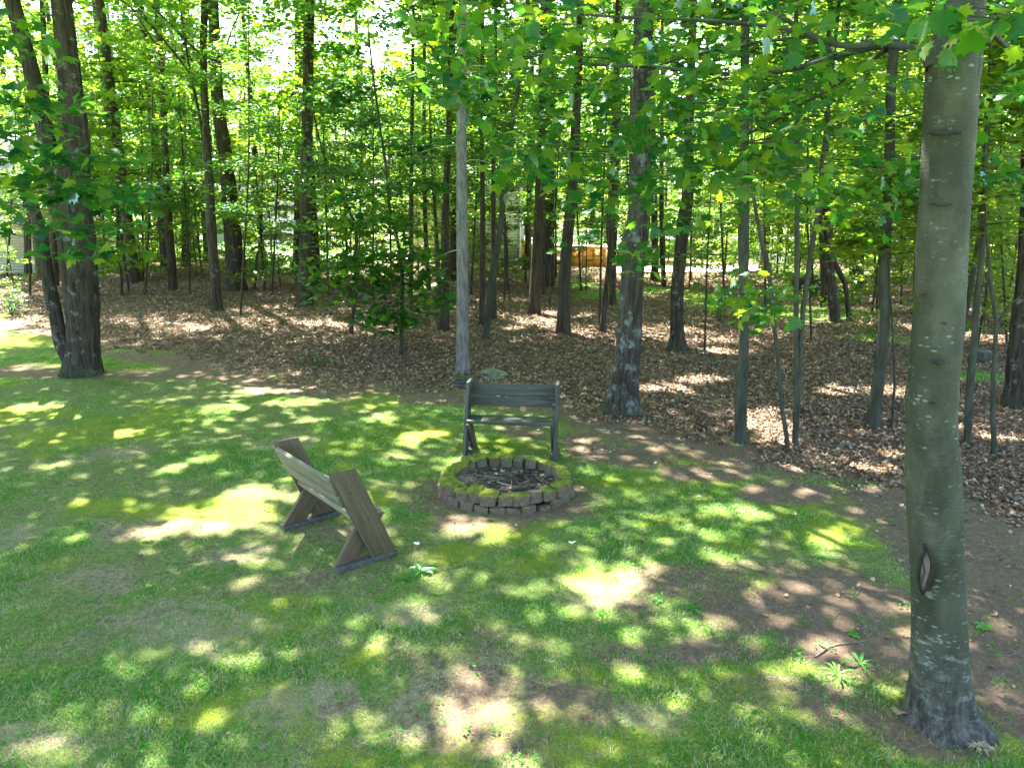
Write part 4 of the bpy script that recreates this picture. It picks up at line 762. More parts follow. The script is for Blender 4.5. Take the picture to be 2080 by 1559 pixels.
pit = empty('fire_ring', pc); tag(pit, 'round fire ring of mossy concrete blocks in two courses', 'fire pit')
def block_mesh(w, dpt, h, sd):
    """trapezoid block: faceted outer face at +y, narrow inner end"""
    r = np.random.default_rng(sd)
    prof = np.array([(-w * .36, -dpt), (w * .36, -dpt), (w * .40, -dpt * .55), (w * .5, -dpt * .2), (w * .42, 0), (w * .2, dpt * .1), (-w * .2, dpt * .1), (-w * .42, 0), (-w * .5, -dpt * .2), (-w * .40, -dpt * .55)])
    bm = bmesh.new(); lv = []
    for z, s in ((0, .97), (h * .12, 1), (h * .55, 1.0), (h * .9, .99), (h, .93)):
        lv.append([bm.verts.new((x * s + r.normal(0, .0022), (y + dpt / 2) * s - dpt / 2 + r.normal(0, .003), z + r.normal(0, .002))) for x, y in prof])
    for a, b in zip(lv, lv[1:]):
        for k in range(10): bm.faces.new((a[k], a[(k + 1) % 10], b[(k + 1) % 10], b[k]))
    bm.faces.new(lv[0][::-1]); c = bm.verts.new((r.normal(0, .004), -dpt * .45, h + .003))
    for k in range(10): bm.faces.new((lv[-1][k], lv[-1][(k + 1) % 10], c))
    me = bpy.data.meshes.new('block'); bm.to_mesh(me); bm.free(); me.materials.append(M['block'])
    return me
def moss_pad(w, dpt, sd, th=.016):
    n = 12; u, v = np.meshgrid(np.linspace(-1, 1, n), np.linspace(-1, 1, n)); rr = np.sqrt(u * u + v * v)
    x = u * w * .5; y = v * dpt * .5 - dpt * .45; lim = 1 - sm(.55, 1.12, np.maximum(np.abs(u), np.abs(v)) + .5 * (fbm(u * 2 + 5, v * 2, sd, 3) - .5))
    z = th * lim * (.6 + .8 * vn(u * 5, v * 5, sd * 3.3, 2)) - .004
    z -= .03 * sm(.8, 1, v) * lim
    i, j = np.meshgrid(np.arange(n - 1), np.arange(n - 1), indexing='ij'); b = i * n + j
    return mesh_np('moss', np.stack([x, y, z], -1).reshape(-1, 3), [np.stack([b, b + 1, b + 1 + n, b + n], -1).reshape(-1, 4)], M['mosspad'], None, True)
bms = [block_mesh(.150, .125, .098, s) for s in range(5)]; mps = [moss_pad(.165, .14, s, .012 + .008 * (s % 3)) for s in range(6)]
for course in (0, 1):
    nB = 26; off = .5 * course
    for k in range(nB):
        a = 2 * math.pi * (k + off) / nB + rng.normal(0, .012); ca, sa = math.cos(a), math.sin(a); rr = 1 + rng.normal(0, .022) + (.035 if course == 0 else 0)
        x, y = RX * ca * rr - .012 * ca, RY * sa * rr; front = sa < -.25
        z = (0 if course == 0 else .096) - .022 + rng.normal(0, .005) * course
        if course == 0 and front: z += rng.normal(0, .012)
        o = obj('block', bms[int(rng.integers(5))], pit, (x, y, z), (rng.normal(0, .075) + (.05 if course == 0 and front else 0), rng.normal(0, .06), math.atan2(sa / RY, ca / RX) - math.pi / 2 + rng.normal(0, .1))); o.scale = (rng.uniform(.88, 1.08), rng.uniform(.85, 1.1), rng.uniform(.9, 1.06))
        if course == 1:
            left = ca < -.1; pm = 1 if left else .82 if sa < 0 else .7
            if rng.random() < pm: q = obj('moss', mps[int(rng.integers(6))], o, (0, 0, .099)); q.scale = (1.08 if left else rng.uniform(.8, 1.02), 1.12 if left else rng.uniform(.7, 1.02), 1.9 if left else rng.uniform(.8, 1.5))
# ash bed, bits of wood, charcoal
n = 40; th_ = np.linspace(0, 2 * np.pi, 48, endpoint=False); rad = np.linspace(0, 1, n); A, B = np.meshgrid(th_, rad)
x = (RX - .1) * B * np.cos(A); y = (RY - .1) * B * np.sin(A); z = .052 + .028 * fbm(x * 7, y * 7, 0, 7) - .025 * (1 - B)
bq = (np.arange(n - 1)[:, None] * 48 + np.arange(48)[None]).ravel(); nx = (np.arange(n - 1)[:, None] * 48 + (np.arange(48)[None] + 1) % 48).ravel()
M['ash'] = simple('ash_and_soil', (.03, .026, .022), (.15, .125, .105), 26, .95, bd=.012)
obj('ash_bed', mesh_np('ash_bed', np.stack([x, y, z], -1).reshape(-1, 3), [np.stack([bq, nx, nx + 48, bq + 48], -1)], M['ash'], None, True), pit)
tws, chs, dgs = Acc(), Acc(), Acc()
for k in range(150):
    a, r = rng.uniform(0, 6.28), math.sqrt(rng.uniform(0, .95)); c = np.array([(RX - .16) * r * math.cos(a), (RY - .16) * r * math.sin(a), .078]); d = rng.uniform(0, 6.28); l = rng.uniform(.03, .13); v = np.array([math.cos(d), math.sin(d), rng.normal(0, .12)]) * l / 2
    (chs if rng.random() < .45 else tws).add(*tube(np.array([[*(c - v), rng.uniform(.003, .009)], [*(c + rng.normal(0, .006, 3)), .006], [*(c + v), .003]]), 5, 5))
o = obj('stick_debris', tws.mesh('stick_debris', M['twig']), pit); o['kind'] = 'stuff'
o = obj('charcoal_bits', chs.mesh('charcoal_bits', M['charcoal']), pit); o['kind'] = 'stuff'
for k, (a, l, r, x, y) in enumerate([(.2, .34, .008, .12, -.22), (2.6, .26, .009, .02, -.08), (.9, .2, .012, .2, .1), (2.9, .3, .006, -.15, .12), (.4, .24, .007, .25, .22)]):
    v = np.array([math.cos(a), math.sin(a), .03]) * l / 2; c = np.array([x, y, .095])
    o = obj('charred_stick', mesh_np('charred_stick', *tube(np.array([[*(c - v), r], [*(c + rng.normal(0, .012, 3)), r * .9], [*(c + v), r * .5]]), 7, 9, plainb(.5, k)), M['twig' if k % 2 else 'charcoal'], None, True), None, pc)
    tag(o, ['long pale stick lying across the front of the ash bed', 'blackened stick in the middle of the ash bed', 'short stout stick right of the ash bed centre', 'charred stick at the left back of the ash bed', 'thin stick near the right back of the fire ring'][k], 'stick')
dv_ = Acc(); n = 70; a = rng.uniform(0, 6.28, n); q_ = np.sqrt(rng.uniform(0, 1, n)); tv = ML[0].copy(); tv[:, 2] *= -1.8
leaves(dv_, np.stack([(RX - .17) * q_ * np.cos(a), (RY - .17) * q_ * np.sin(a), np.full(n, .088)], -1), rng.uniform(.025, .06, n), (tv, ML[1]), .5)
o = obj('dry_leaves', dv_.mesh('dry_leaves', M['dryv']), pit); o['kind'] = 'stuff'
for k in range(90):                                     # dead grass heap at the ring's left
    a = rng.uniform(0, 6.28); c = np.array([-RX * .66 + rng.normal(0, .06), .02 + rng.normal(0, .08), .08 + rng.uniform(0, .04)]); v = np.array([math.cos(a), math.sin(a), rng.uniform(-.1, .4)]) * rng.uniform(.04, .1)
    dgs.add(*tube(np.array([[*(c - v), .0016], [*(c + [0, 0, .015]), .0016], [*(c + v), .0006]]), 3, 4))
M['straw'] = simple('straw', (.26, .20, .13), (.5, .42, .30), 20, .8)
o = obj('dead_grass', dgs.mesh('dead_grass', M['straw']), None, pc); tag(o, 'small heap of pale dead grass inside the left of the fire ring', 'dead grass', kind='stuff')

# ------------------------------------------------------------ stones behind the bench
def rock(sx, sy, sz, sd, mat, name='stone', sides=9):
    r = np.random.default_rng(sd); bm = bmesh.new(); rad = 1 + r.normal(0, .16, sides); lv = []
    for z, s in ((0, .92), (.3, 1.02), (.8, 1.0), (1, .9)):
        lv.append([bm.verts.new((sx * s * rad[k] * math.cos(6.283 * k / sides) + r.normal(0, .02) * sx, sy * s * rad[k] * math.sin(6.283 * k / sides) + r.normal(0, .02) * sy, sz * z + r.normal(0, .05) * sz)) for k in range(sides)])
    for a, b in zip(lv, lv[1:]):
        for k in range(sides): bm.faces.new((a[k], a[(k + 1) % sides], b[(k + 1) % sides], b[k]))
    bm.faces.new(lv[0][::-1]); bm.faces.new(lv[-1]); bmesh.ops.triangulate(bm, faces=bm.faces[-1:])
    me = bpy.data.meshes.new(name); bm.to_mesh(me); bm.free(); me.materials.append(mat); return me
M['slate'] = simple('dark_slate', (.03, .03, .027), (.10, .10, .085), 14, .8, bd=.006); M['flag'] = simple('mossy_flagstone', (.09, .10, .055), (.24, .24, .17), 12, .9, bd=.006)
sp_ = at(944, 786)
for k, (dx, dz, sx, sz, lab) in enumerate([(0, -.01, .21, .07, 'dark slate slab at the bottom of the pile by the grey trunk'), (.02, .06, .19, .06, 'dark slate block in the middle of the pile by the grey trunk'), (-.02, .12, .16, .035, 'thin dark slate flake on top of the pile by the grey trunk')]):
    tag(obj('stone', rock(sx, .13, sz, k, M['slate']), None, (sp_[0] + dx, sp_[1] + .1, sp_[2] + dz), (.04, .06 * (k - 1), .3 * k)), lab, 'stone', 'stones behind the far bench')
sp_ = at(1003, 768)
for k, (dx, dz, sx, sz, lab) in enumerate([(.0, -.01, .24, .05, 'lowest mossy flagstone of the pile right of the grey trunk'), (.04, .04, .2, .04, 'tilted mossy flagstone in the middle of its pile'), (-.02, .08, .22, .028, 'flat pale green flagstone on top of the pile right of the grey trunk')]):
    tag(obj('stone', rock(sx, .16, sz, 10 + k, M['flag']), None, (sp_[0] + dx, sp_[1] + .1, sp_[2] + dz), (.05 * k, .05, .5 * k)), lab, 'stone', 'stones behind the far bench')

# ------------------------------------------------------------ ground cover (scattered)
def scatter(name, pts, rotz, scale, protos_me, tiltv=None, idx=None):
    col = bpy.data.collections.new(name + '_pieces')
    for q, m_ in enumerate(protos_me): col.objects.link(bpy.data.objects.new('%s_piece_%02d' % (name, q), m_))
    me = bpy.data.meshes.new(name); me.vertices.add(len(pts)); me.vertices.foreach_set('co', np.ascontiguousarray(pts, np.float32).ravel())
    rot = np.zeros((len(pts), 3), np.float32); rot[:, 2] = rotz
    if tiltv is not None: rot[:, :2] = tiltv
    a = me.attributes.new('rot', 'FLOAT_VECTOR', 'POINT'); a.data.foreach_set('vector', rot.ravel())
    a = me.attributes.new('scl', 'FLOAT', 'POINT'); a.data.foreach_set('value', np.asarray(scale, np.float32))
    a = me.attributes.new('idx', 'INT', 'POINT'); a.data.foreach_set('value', (idx if idx is not None else rng.integers(0, len(protos_me), len(pts))).astype(np.int32))
    o = obj(name, me); g = bpy.data.node_groups.new(name, 'GeometryNodeTree')
    g.interface.new_socket('Geometry', in_out='INPUT', socket_type='NodeSocketGeometry'); g.interface.new_socket('Geometry', in_out='OUTPUT', socket_type='NodeSocketGeometry')
    gi, go = g.nodes.new('NodeGroupInput'), g.nodes.new('NodeGroupOutput'); ip = g.nodes.new('GeometryNodeInstanceOnPoints'); ci = g.nodes.new('GeometryNodeCollectionInfo')
    ci.inputs[0].default_value = col; ci.inputs['Separate Children'].default_value = True; ci.inputs['Reset Children'].default_value = True
    def na(nm, t): n_ = g.nodes.new('GeometryNodeInputNamedAttribute'); n_.data_type = t; n_.inputs[0].default_value = nm; return n_.outputs[0]
    L = g.links.new; L(gi.outputs[0], ip.inputs['Points']); L(ci.outputs[0], ip.inputs['Instance']); ip.inputs['Pick Instance'].default_value = True
    L(na('idx', 'INT'), ip.inputs['Instance Index']); L(na('rot', 'FLOAT_VECTOR'), ip.inputs['Rotation']); L(na('scl', 'FLOAT'), ip.inputs['Scale']); L(ip.outputs[0], go.inputs[0])
    md = o.modifiers.new('scatter', 'NODES'); md.node_group = g; return o
def tuft(nb, hgt, spread, wid=.0032, lean=.5, mat='grass'):
    V, Fs = [], []
    for q in range(nb):
        a = rng.uniform(0, 6.28); c = np.array([rng.normal(0, spread), rng.normal(0, spread), -.004]); d = np.array([math.cos(a), math.sin(a), 0]); s = np.array([-d[1], d[0], 0]) * wid * rng.uniform(.6, 1.2)
        h = hgt * rng.uniform(.5, 1.2); l = lean * h * rng.uniform(.3, 1.5); b = len(V)
        V += [c - s, c + s, c + d * l * .35 + [0, 0, h * .6] + s * .8, c + d * l * .35 + [0, 0, h * .6] - s * .8, c + d * l + [0, 0, h * .92]]; Fs += [(b, b + 1, b + 2), (b, b + 2, b + 3), (b + 3, b + 2, b + 4)]
    return mesh_np('tuft', np.array(V), [np.array(Fs)], M[mat])
def pick(n, x0, x1, y0, y1, dens, pw=1.0):
    y = y0 + (y1 - y0) * rng.uniform(0, 1, n)**pw; x = rng.uniform(-1, 1, n) * np.minimum((y * .74 + .9), max(abs(x0), x1)); k = rng.uniform(0, 1, n) < dens(x, y); x, y = x[k], y[k]
    return np.stack([x, y, gh(x, y)], -1)
inpit = lambda x, y: (((x - pc[0]) / (RX + .04))**2 + ((y - pc[1]) / (RY + .04))**2) < 1
def dl(x, y): return (.5 + .5 * lush(x, y)) * (1 - .93 * dirt(x, y)) * (1 - litter(x, y)) * (1 - .45 * moss(x, y)) * (1 - .35 * worn(x, y)) * (~inpit(x, y))
gp = pick(250000, -10, 10, 2.3, 15.5, dl, 1.35); tn = [tuft(10, .018, .022, .0015, .8), tuft(11, .024, .022, .0016, .8), tuft(8, .033, .020, .0017, 1.0), tuft(12, .014, .028, .0014, 1)]
lsh = lush(gp[:, 0], gp[:, 1]); tn2 = tn + [tuft(11, .014, .03, .0017, 1.6, 'thatch'), tuft(12, .018, .03, .0017, 1.4, 'thatch'), tuft(8, .012, .035, .002, 2, 'thatch')]
gi_ = np.where(rng.uniform(0, 1, len(gp)) < .38 * (1 - lsh)**1.4 + .05 + .35 * worn(gp[:, 0], gp[:, 1]), rng.integers(4, 7, len(gp)), rng.integers(0, 4, len(gp)))
sc = (.62 + .55 * lsh**1.5) * rng.uniform(.7, 1.3, len(gp)) * (1 + .03 * gp[:, 1])
tag(scatter('lawn_grass', gp, rng.uniform(0, 6.28, len(gp)), sc, tn2, idx=gi_), 'patchy short lawn grass thinning to moss and dirt', 'grass', kind='stuff')
def dw(x, y): return np.clip(woodgrass(x, y), 0, 1) * .9
gw = pick(26000, -26, 26, 10, 42, dw); tag(scatter('woodland_grass', gw, rng.uniform(0, 6.28, len(gw)), rng.uniform(2.0, 4.6, len(gw)), tn), 'bright soft grass growing in patches between the trunks', 'grass', kind='stuff')
def litter_clump(n, sp):
    a = Acc(); pos = np.stack([rng.normal(0, sp, n), rng.normal(0, sp, n), rng.uniform(0, .022, n)], -1)
    tv = SL[0].copy(); tv[:, 2] *= -2.2; tv[:, 0] *= 1.3; leaves(a, pos, rng.uniform(.03, .062, n), (tv, SL[1]), .4); me = a.mesh('litter', M['dry']); return me
def single(): a = Acc(); tv = ML[0].copy(); tv[:, 2] *= -1.5; leaves(a, np.zeros((1, 3)), np.array([.06]), (tv, ML[1]), .3); return a.mesh('litter', M['dry'])
lc = [litter_clump(3, .05) for _ in range(3)] + [single() for _ in range(5)]
def dlit(x, y): return np.clip(litter(x, y), 0, 1) * .97
lt_ = pick(380000, -30, 30, 6.2, 38, dlit, 1.25); tag(scatter('leaf_litter', lt_, rng.uniform(0, 6.28, len(lt_)), rng.uniform(.36, .78, len(lt_)) * (1 + .022 * lt_[:, 1]), lc, rng.normal(0, .25, (len(lt_), 2))), 'brown fallen leaves covering the woodland floor', 'leaf litter', kind='stuff')
def dl2(x, y): return (.10 + .3 * dirt(x, y)) * (1 - litter(x, y)) * (~inpit(x, y)) * sm(-5, 0, y - edge_y(x))
l2 = pick(9000, -9, 9, 2.6, 12, dl2); l2[:, 2] += .008; tag(scatter('scattered_leaves', l2, rng.uniform(0, 6.28, len(l2)), rng.uniform(.35, .9, len(l2)), lc[3:], rng.normal(0, .2, (len(l2), 2))), 'few small dry leaves strewn over the lawn and path', 'leaf litter', kind='stuff')
def twig_me():
    l = rng.uniform(.08, .3); p = np.array([[-l / 2, 0, .004, .0022], [0, rng.normal(0, .02), .008, .003], [l / 2, rng.normal(0, .03), .006, .001]]); V, fs = tube(p, 4, 6); return mesh_np('twig', V, fs, M['twig'])
tgp = pick(4200, -14, 14, 2.8, 20, lambda x, y: .10 + .45 * dirt(x, y) + .7 * litter(x, y)); tag(scatter('fallen_twigs', tgp, rng.uniform(0, 6.28, len(tgp)), rng.uniform(.5, 1.2, len(tgp)) * (1 + rng.uniform(0, 1.6, len(tgp)) * litter(tgp[:, 0], tgp[:, 1])), [twig_me() for _ in range(6)], rng.normal(0, .08, (len(tgp), 2))), 'thin dead twigs strewn over dirt, lawn and litter', 'twigs', kind='stuff')
def clover():
    a = Acc(); n = 9; ang = rng.uniform(0, 6.28, n); p = np.stack([.02 * np.cos(ang), .02 * np.sin(ang), rng.uniform(.012, .03, n)], -1); leaves(a, p, rng.uniform(.010, .018, n), SL, .4, np.clip(rng.normal(.35, .15, n), 0, 1)); return a.mesh('clover', M['herb'])
wd_ = pick(5200, -9, 9, 2.6, 12, lambda x, y: .3 * (1 - litter(x, y)) * (~inpit(x, y))); tag(scatter('lawn_weeds', wd_, rng.uniform(0, 6.28, len(wd_)), rng.uniform(.6, 1.7, len(wd_)), [clover() for _ in range(4)]), 'tiny broad leaved weeds dotted through lawn and dirt', 'weeds', kind='stuff')
def fern():
    a = Acc(); n = 40; ang = rng.uniform(0, 6.28, n); r = rng.uniform(.02, .3, n); p = np.stack([r * np.cos(ang), r * np.sin(ang), rng.uniform(.05, .5, n) * (1 - r)], -1); leaves(a, p, rng.uniform(.07, .14, n), SL, .6, np.clip(rng.normal(.6, .15, n), 0, 1)); return a.mesh('fern', M['leaf'])
def dfern(x, y): return np.maximum.reduce([blob(x, y, 560, 548, 95, 12), .7 * blob(x, y, 690, 545, 60, 8), .35 * blob(x, y, 1640, 620, 120, 16), .3 * blob(x, y, 950, 560, 80, 8), .5 * sm(38, 46, y) * (fbm(x * .15, y * .15, 0, 6) > .52)])
fp = pick(9000, -38, 38, 16, 60, dfern); tag(scatter('undergrowth', fp, rng.uniform(0, 6.28, len(fp)), rng.uniform(.7, 1.5, len(fp)), [fern() for _ in range(4)]), 'low bright green undergrowth in the sunny back of the woods', 'undergrowth', kind='stuff')

# ------------------------------------------------------------ single small plants and finds
def plant(px, py, n, L, wid, lab, tone=.3, name='weed_plant', up=.5, cat='plant', mat='herb'):
    b = at(px, py); e = empty(name, b); tag(e, lab, cat)
    for k in range(n):
        a = 6.283 * k / n + rng.normal(0, .25); l = L * rng.uniform(.7, 1.15); d = np.array([math.cos(a), math.sin(a), 0]); s = np.array([-d[1], d[0], 0]); t = np.linspace(0, 1, 7)
        c = d * (l * t)[:, None] + np.array([0, 0, 1]) * (l * up * (t - t**2 * .85) + .006)[:, None]; w = wid * np.sin(np.pi * np.clip(t * .85 + .08, 0, 1)) * (1 + .25 * np.sin(t * 22))
        V = np.stack([c - s * w[:, None] + [0, 0, .3 * wid], c, c + s * w[:, None] + [0, 0, .3 * wid]], 1).reshape(-1, 3); f = [(3 * i + j, 3 * i + j + 1, 3 * i + j + 4, 3 * i + j + 3) for i in range(6) for j in (0, 1)]
        obj('leaf', mesh_np('leaf', V, [np.array(f)], M[mat], {'v': np.full(len(V), tone + rng.normal(0, .05))}, True), e)
plant(853, 1162, 7, .14, .022, 'large rosette weed with toothed leaves on the lawn before the near bench', .3)
plant(1405, 1238, 6, .09, .012, 'small leafy weed on bare dirt right of the sunny lawn patch', .35)
plant(1700, 1372, 9, .12, .008, 'spiky grassy weed on the dirt left of the front maple', .6, up=.9)
plant(1745, 1350, 7, .12, .010, 'grassy weed closest to the left side of the maple foot', .5, up=.8)
plant(1998, 1275, 6, .07, .018, 'little round leaved seedling on dirt right of the maple', .6)
plant(1733, 1290, 6, .06, .012, 'low weed on dirt beside the twig, left of the maple', .45)
plant(1335, 1222, 6, .05, .012, 'tiny seedling at the edge of the sunlit moss', .5)
plant(230, 780, 26, .22, .006, 'bright grass tuft at the foot of the forked oak', .6, 'grass_tuft', 1.3, 'grass')
plant(1210, 1035, 12, .13, .007, 'grass tuft against the right side of the fire ring', .5, 'grass_tuft', 1.1, 'grass')
plant(1905, 1437, 6, .05, .014, 'tiny yellow green seedling sprouting at the maple foot', .9, up=1.2)
plant(1988, 1520, 60, .07, .003, 'pale dead grass tuft right of the maple foot', .8, 'dead_grass_tuft', 1.1, 'grass', 'dryv')
def shrub(px, py, w, h, n, lab, tone):
    b = at(px, py); e = empty('shrub', b); tag(e, lab, 'shrub'); tw, a = Acc(), Acc()
    for k in range(9):
        d = rng.uniform(0, 6.28); q = np.array([w * .5 * math.cos(d) * rng.uniform(.3, 1), w * .5 * math.sin(d) * rng.uniform(.3, 1), h * rng.uniform(.6, 1)]); tw.add(*tube(np.array([[0, 0, -.02, .006], [*(q * [.4, .4, .6]), .004], [*q, .0015]]), 4, 6))
        m_ = n // 9; t = rng.uniform(.35, 1.05, m_); leaves(a, q * t[:, None] + rng.normal(0, .09, (m_, 3)), rng.uniform(.05, .1, m_), SL, .5, np.clip(rng.normal(tone, .15, m_), 0, 1))
    tag(obj('stems', tw.mesh('stems', M['thin']), e), kind='stuff'); obj('foliage', a.mesh('foliage', M['leaf']), e)
shrub(25, 642, 1.0, .8, 260, 'loose green shrub at the left picture edge by the lawn', .35)
shrub(1780, 700, 1.3, .9, 300, 'low sunny shrub left behind the dark leaning trunk', .85)
shrub(1460, 655, .7, .5, 110, 'small sprig of maple seedlings left of the smooth pole', .4)
shrub(640, 745, .4, .25, 60, 'tiny seedling clump in litter near the lawn edge', .4)
def fallen(px, py, s, v, lab, rz=0.):
    b = at(px, py); a = Acc(); tv = ML[0].copy(); tv[:, 2] *= -1.6; a.add(tv * s, [ML[1]], v); o = obj('fallen_leaf', a.mesh('fallen_leaf', M['dryv'] if v > 0 else M['pale']), None, b + [0, 0, .03], (.15, .1, rz)); tag(o, lab, 'leaf', 'fallen leaves lying singly')
M['pale'] = simple('pale_leaf_underside', (.42, .55, .46), (.6, .72, .62), 20, .7, bd=0)
fallen(850, 1113, .06, 0, 'pale upturned leaf on the lawn right of the near bench', 1); fallen(1052, 1073, .04, 0, 'pale leaf on dirt just in front of the fire ring', 2); fallen(1162, 1107, .065, 0, 'pale green leaf on lawn right in front of the fire ring', 3)
fallen(284, 1140, .06, .1, 'dark curled brown leaf on the lawn at left'); fallen(1828, 1452, .09, .95, 'tan curled leaf beside the foot of the front maple', 2.4); fallen(1115, 1040, .06, .3, 'brown leaf leaning at the front of the fire ring', .5); fallen(1500, 598, .2, 0, 'pale leaf lit in the woods behind the smooth pole', 1)
def stick(pts, r, lab, mat='twig'):
    b = at(*pts[0]); rows = [[*(at(*p) - b + [0, 0, r * .8]), r * (1 - .6 * k / (len(pts) - 1))] for k, p in enumerate(pts)]
    tag(obj('stick', mesh_np('stick', *tube(np.array(rows), 6, 14, plainb(.4, 3)), M[mat], None, True), None, b), lab, 'stick', 'dead sticks on the ground')
stick([(1208, 872), (1235, 876), (1258, 868), (1275, 872)], .012, 'pale bent stick on the litter edge behind the path')
stick([(1655, 1335), (1690, 1312), (1740, 1305), (1775, 1298)], .006, 'dark twig on dirt left of the front maple')
stick([(1960, 975), (1990, 992), (2030, 1010), (2078, 1030)], .012, 'long slanting stick at the right litter edge')
stick([(1600, 1465), (1650, 1480), (1700, 1512)], .005, 'pale stalk crossing the grass at the bottom right')
stick([(1375, 965), (1410, 960), (1460, 968)], .008, 'thin stick on the dirt path right of the ring')
stick([(1310, 858), (1345, 868), (1370, 872)], .01, 'short stick at the foot of the lichen oak')

# ------------------------------------------------------------ buildings and things beyond the woods
M['cream'] = simple('cream_siding', (.52, .52, .36), (.60, .60, .44), 3, .6, bd=0); M['palegreen'] = simple('pale_green_siding', (.50, .58, .46), (.58, .65, .52), 3, .6, bd=0)
M['white'] = simple('white_paint', (.78, .78, .76), (.82, .82, .80), 3, .5, bd=0); M['cblock'] = simple('concrete_block', (.30, .29, .20), (.42, .40, .29), 9, .9, bd=.003)
M['orange'] = simple('orange_stained_board', (.58, .21, .045), (.74, .32, .09), 2.5, .6, (1, 1, .3), .002); M['black'] = simple('black_metal', (.012, .012, .013), (.03, .03, .03), 6, .4, bd=0)
M['roof'] = simple('grey_shingle', (.10, .10, .10), (.20, .19, .18), 30, .9); M['concrete'] = simple('concrete_slab', (.55, .54, .52), (.68, .67, .64), 5, .9, bd=0)
M['glass'], _n, _b = new_mat('dark_window_glass'); _b.inputs['Base Color'].default_value = (.02, .025, .03, 1); _b.inputs['Roughness'].default_value = .08
def sided(label, x0, x1, y, h, mat, dpt=7, pitch=.125, rh=2.2, zb=0.0, name='house'):
    e = empty(name, (x0, y, 0)); tag(e, label, 'house'); Lx = x1 - x0; z = zb
    box('wall', (.02, Lx - .02, .02, dpt, -.2, h), mat, e)
    V, Fq = box_np(0, Lx, 0, .014, 0, pitch - .004); V[(V[:, 2] < .01) & (V[:, 1] < .007), 1] -= .014; bmx = mesh_np('siding_board', V, [Fq], mat)
    while z < h - .02: obj('siding_board', bmx, e, (0, 0, z)); z += pitch
    Vr = np.array([(-.4, -.5, h), (Lx + .4, -.5, h), (Lx + .4, dpt / 2, h + rh), (-.4, dpt / 2, h + rh), (-.4, dpt + .5, h), (Lx + .4, dpt + .5, h)]); Vr = np.vstack([Vr, Vr - [0, 0, .15]])
    obj('roof', mesh_np('roof', Vr, [np.array([(0, 1, 2, 3), (3, 2, 5, 4), (6, 9, 8, 7), (9, 10, 11, 8), (0, 6, 7, 1), (4, 5, 11, 10)]), ], M['roof']), e)
    return e
c = at(76, 556); e = sided('cream clapboard house at the left edge behind the forked oak', c[0] - 9, c[0], c[1], 4.2, M['cream'])
for wx in (2.0, 5.5): f_ = box('window', (wx, wx + 1.1, -.06, .02, 1.6, 2.9), M['white'], e); box('pane', (wx + .08, wx + 1.02, -.075, -.05, 1.68, 2.82), M['glass'], f_)
box('corner_board', (8.9, 9.03, -.05, .1, 0, 4.15), M['cream'], e)
c = at(490, 500); c2 = at(562, 500); e = sided('pale green sided house far behind the parked car', c[0] - 4, c2[0] + 1.5, c[1] + 3, 3.0, M['palegreen'], pitch=.16)
f_ = box('window', (1.6, 2.9, -.07, .02, 1.2, 2.3), M['white'], e); box('pane', (1.7, 2.8, -.085, -.05, 1.3, 2.2), M['glass'], f_)
# block foundation house with downspout, left of the deck
c = at(940, 531); c2 = at(1061, 533); hy = c[1]; e = empty('house', (c[0] - 3, hy, 0)); tag(e, 'pale yellow house on a concrete block foundation left of the deck', 'house'); Lx = c2[0] - c[0] + 3
box('core', (.03, Lx - .03, .06, 6, -.2, 4.0), M['cblock'], e)
_bv, _bf = box_np(0, .39, 0, .1, 0, .19); bmk = mesh_np('concrete_block', _bv, [_bf], M['cblock'])
for r in range(4):
    x = .2 * (r % 2)
    while x < Lx - .38: obj('concrete_block', bmk, e, (x, 0, .2 * r - .02)); x += .4
zz = .79; V, Fq = box_np(0, Lx, -.02, .05, 0, .135); bmx = mesh_np('siding_board', V, [Fq], M['cream'])
while zz < 3.9: obj('siding_board', bmx, e, (0, 0, zz)); zz += .14
box('roof', (-.4, Lx + .3, -.5, 6.3, 4.0, 4.2), M['roof'], e)
dp = Acc(); dp.add(*tube(np.array([[Lx - .12, -.09, 3.9, .05], [Lx - .12, -.09, .45, .05], [Lx - .16, -.12, .28, .05], [Lx - .45, -.3, .12, .05], [Lx - .62, -.36, .1, .055]]), 8, 30)); obj('downspout', dp.mesh('downspout', M['white'], True), e)
# the deck with orange skirting
d0 = at(1061, 535); d1 = at(1247, 544); e = empty('deck', d0); tag(e, 'raised deck with orange skirting panels and black balusters', 'deck'); dv = (d1 - d0)[:2]; Ld = float(np.linalg.norm(dv)); e.rotation_euler[2] = math.atan2(dv[1], dv[0])
hs = float(P(1100, 500, d0[1])[2]); npn = 9; gap = .012
for k in range(npn):
    xx = Ld * k / npn; w = Ld / npn - gap
    if k == 3: continue
    box('skirting_panel', (xx, xx + w, 0, .03 + .004 * (k % 2), -.05 - .02 * (k % 3), hs - .08), M['orange'], e)
for k in range(0, npn + 1, 3): box('post', (Ld * k / npn - .05, Ld * k / npn + .05, .04, .14, -.1, hs - .08), M['orange'], e)
box('brace_board', (Ld * 3.2 / npn, Ld * 3.5 / npn, .02, .05, -.02, hs - .1), M['orange'], e)
box('fascia', (-.05, Ld + .05, -.03, .035, hs - .078, hs + .06), M['orange'], e, .005); box('floor', (-.02, Ld + .02, .04, 4, hs - .04, hs + .03), M['white'], e)
box('top_rail', (0, Ld, .0, .07, hs + .85, hs + .9), M['white'], e); box('bottom_rail', (0, Ld, .01, .06, hs + .1, hs + .14), M['white'], e)
V, Fq = box_np(-.009, .009, .02, .038, hs + .14, hs + .85); bl = mesh_np('baluster', V, [Fq], M['black'])
for k in range(int(Ld / .12)): obj('baluster', bl, e, (.06 + .12 * k, 0, 0))
V, Fq = box_np(-.05, .05, -.005, .09, hs + .06, hs + 1.0)
for k in range(4): obj('rail_post', mesh_np('rail_post', V, [Fq], M['white']), e, (Ld * k / 3, 0, 0))
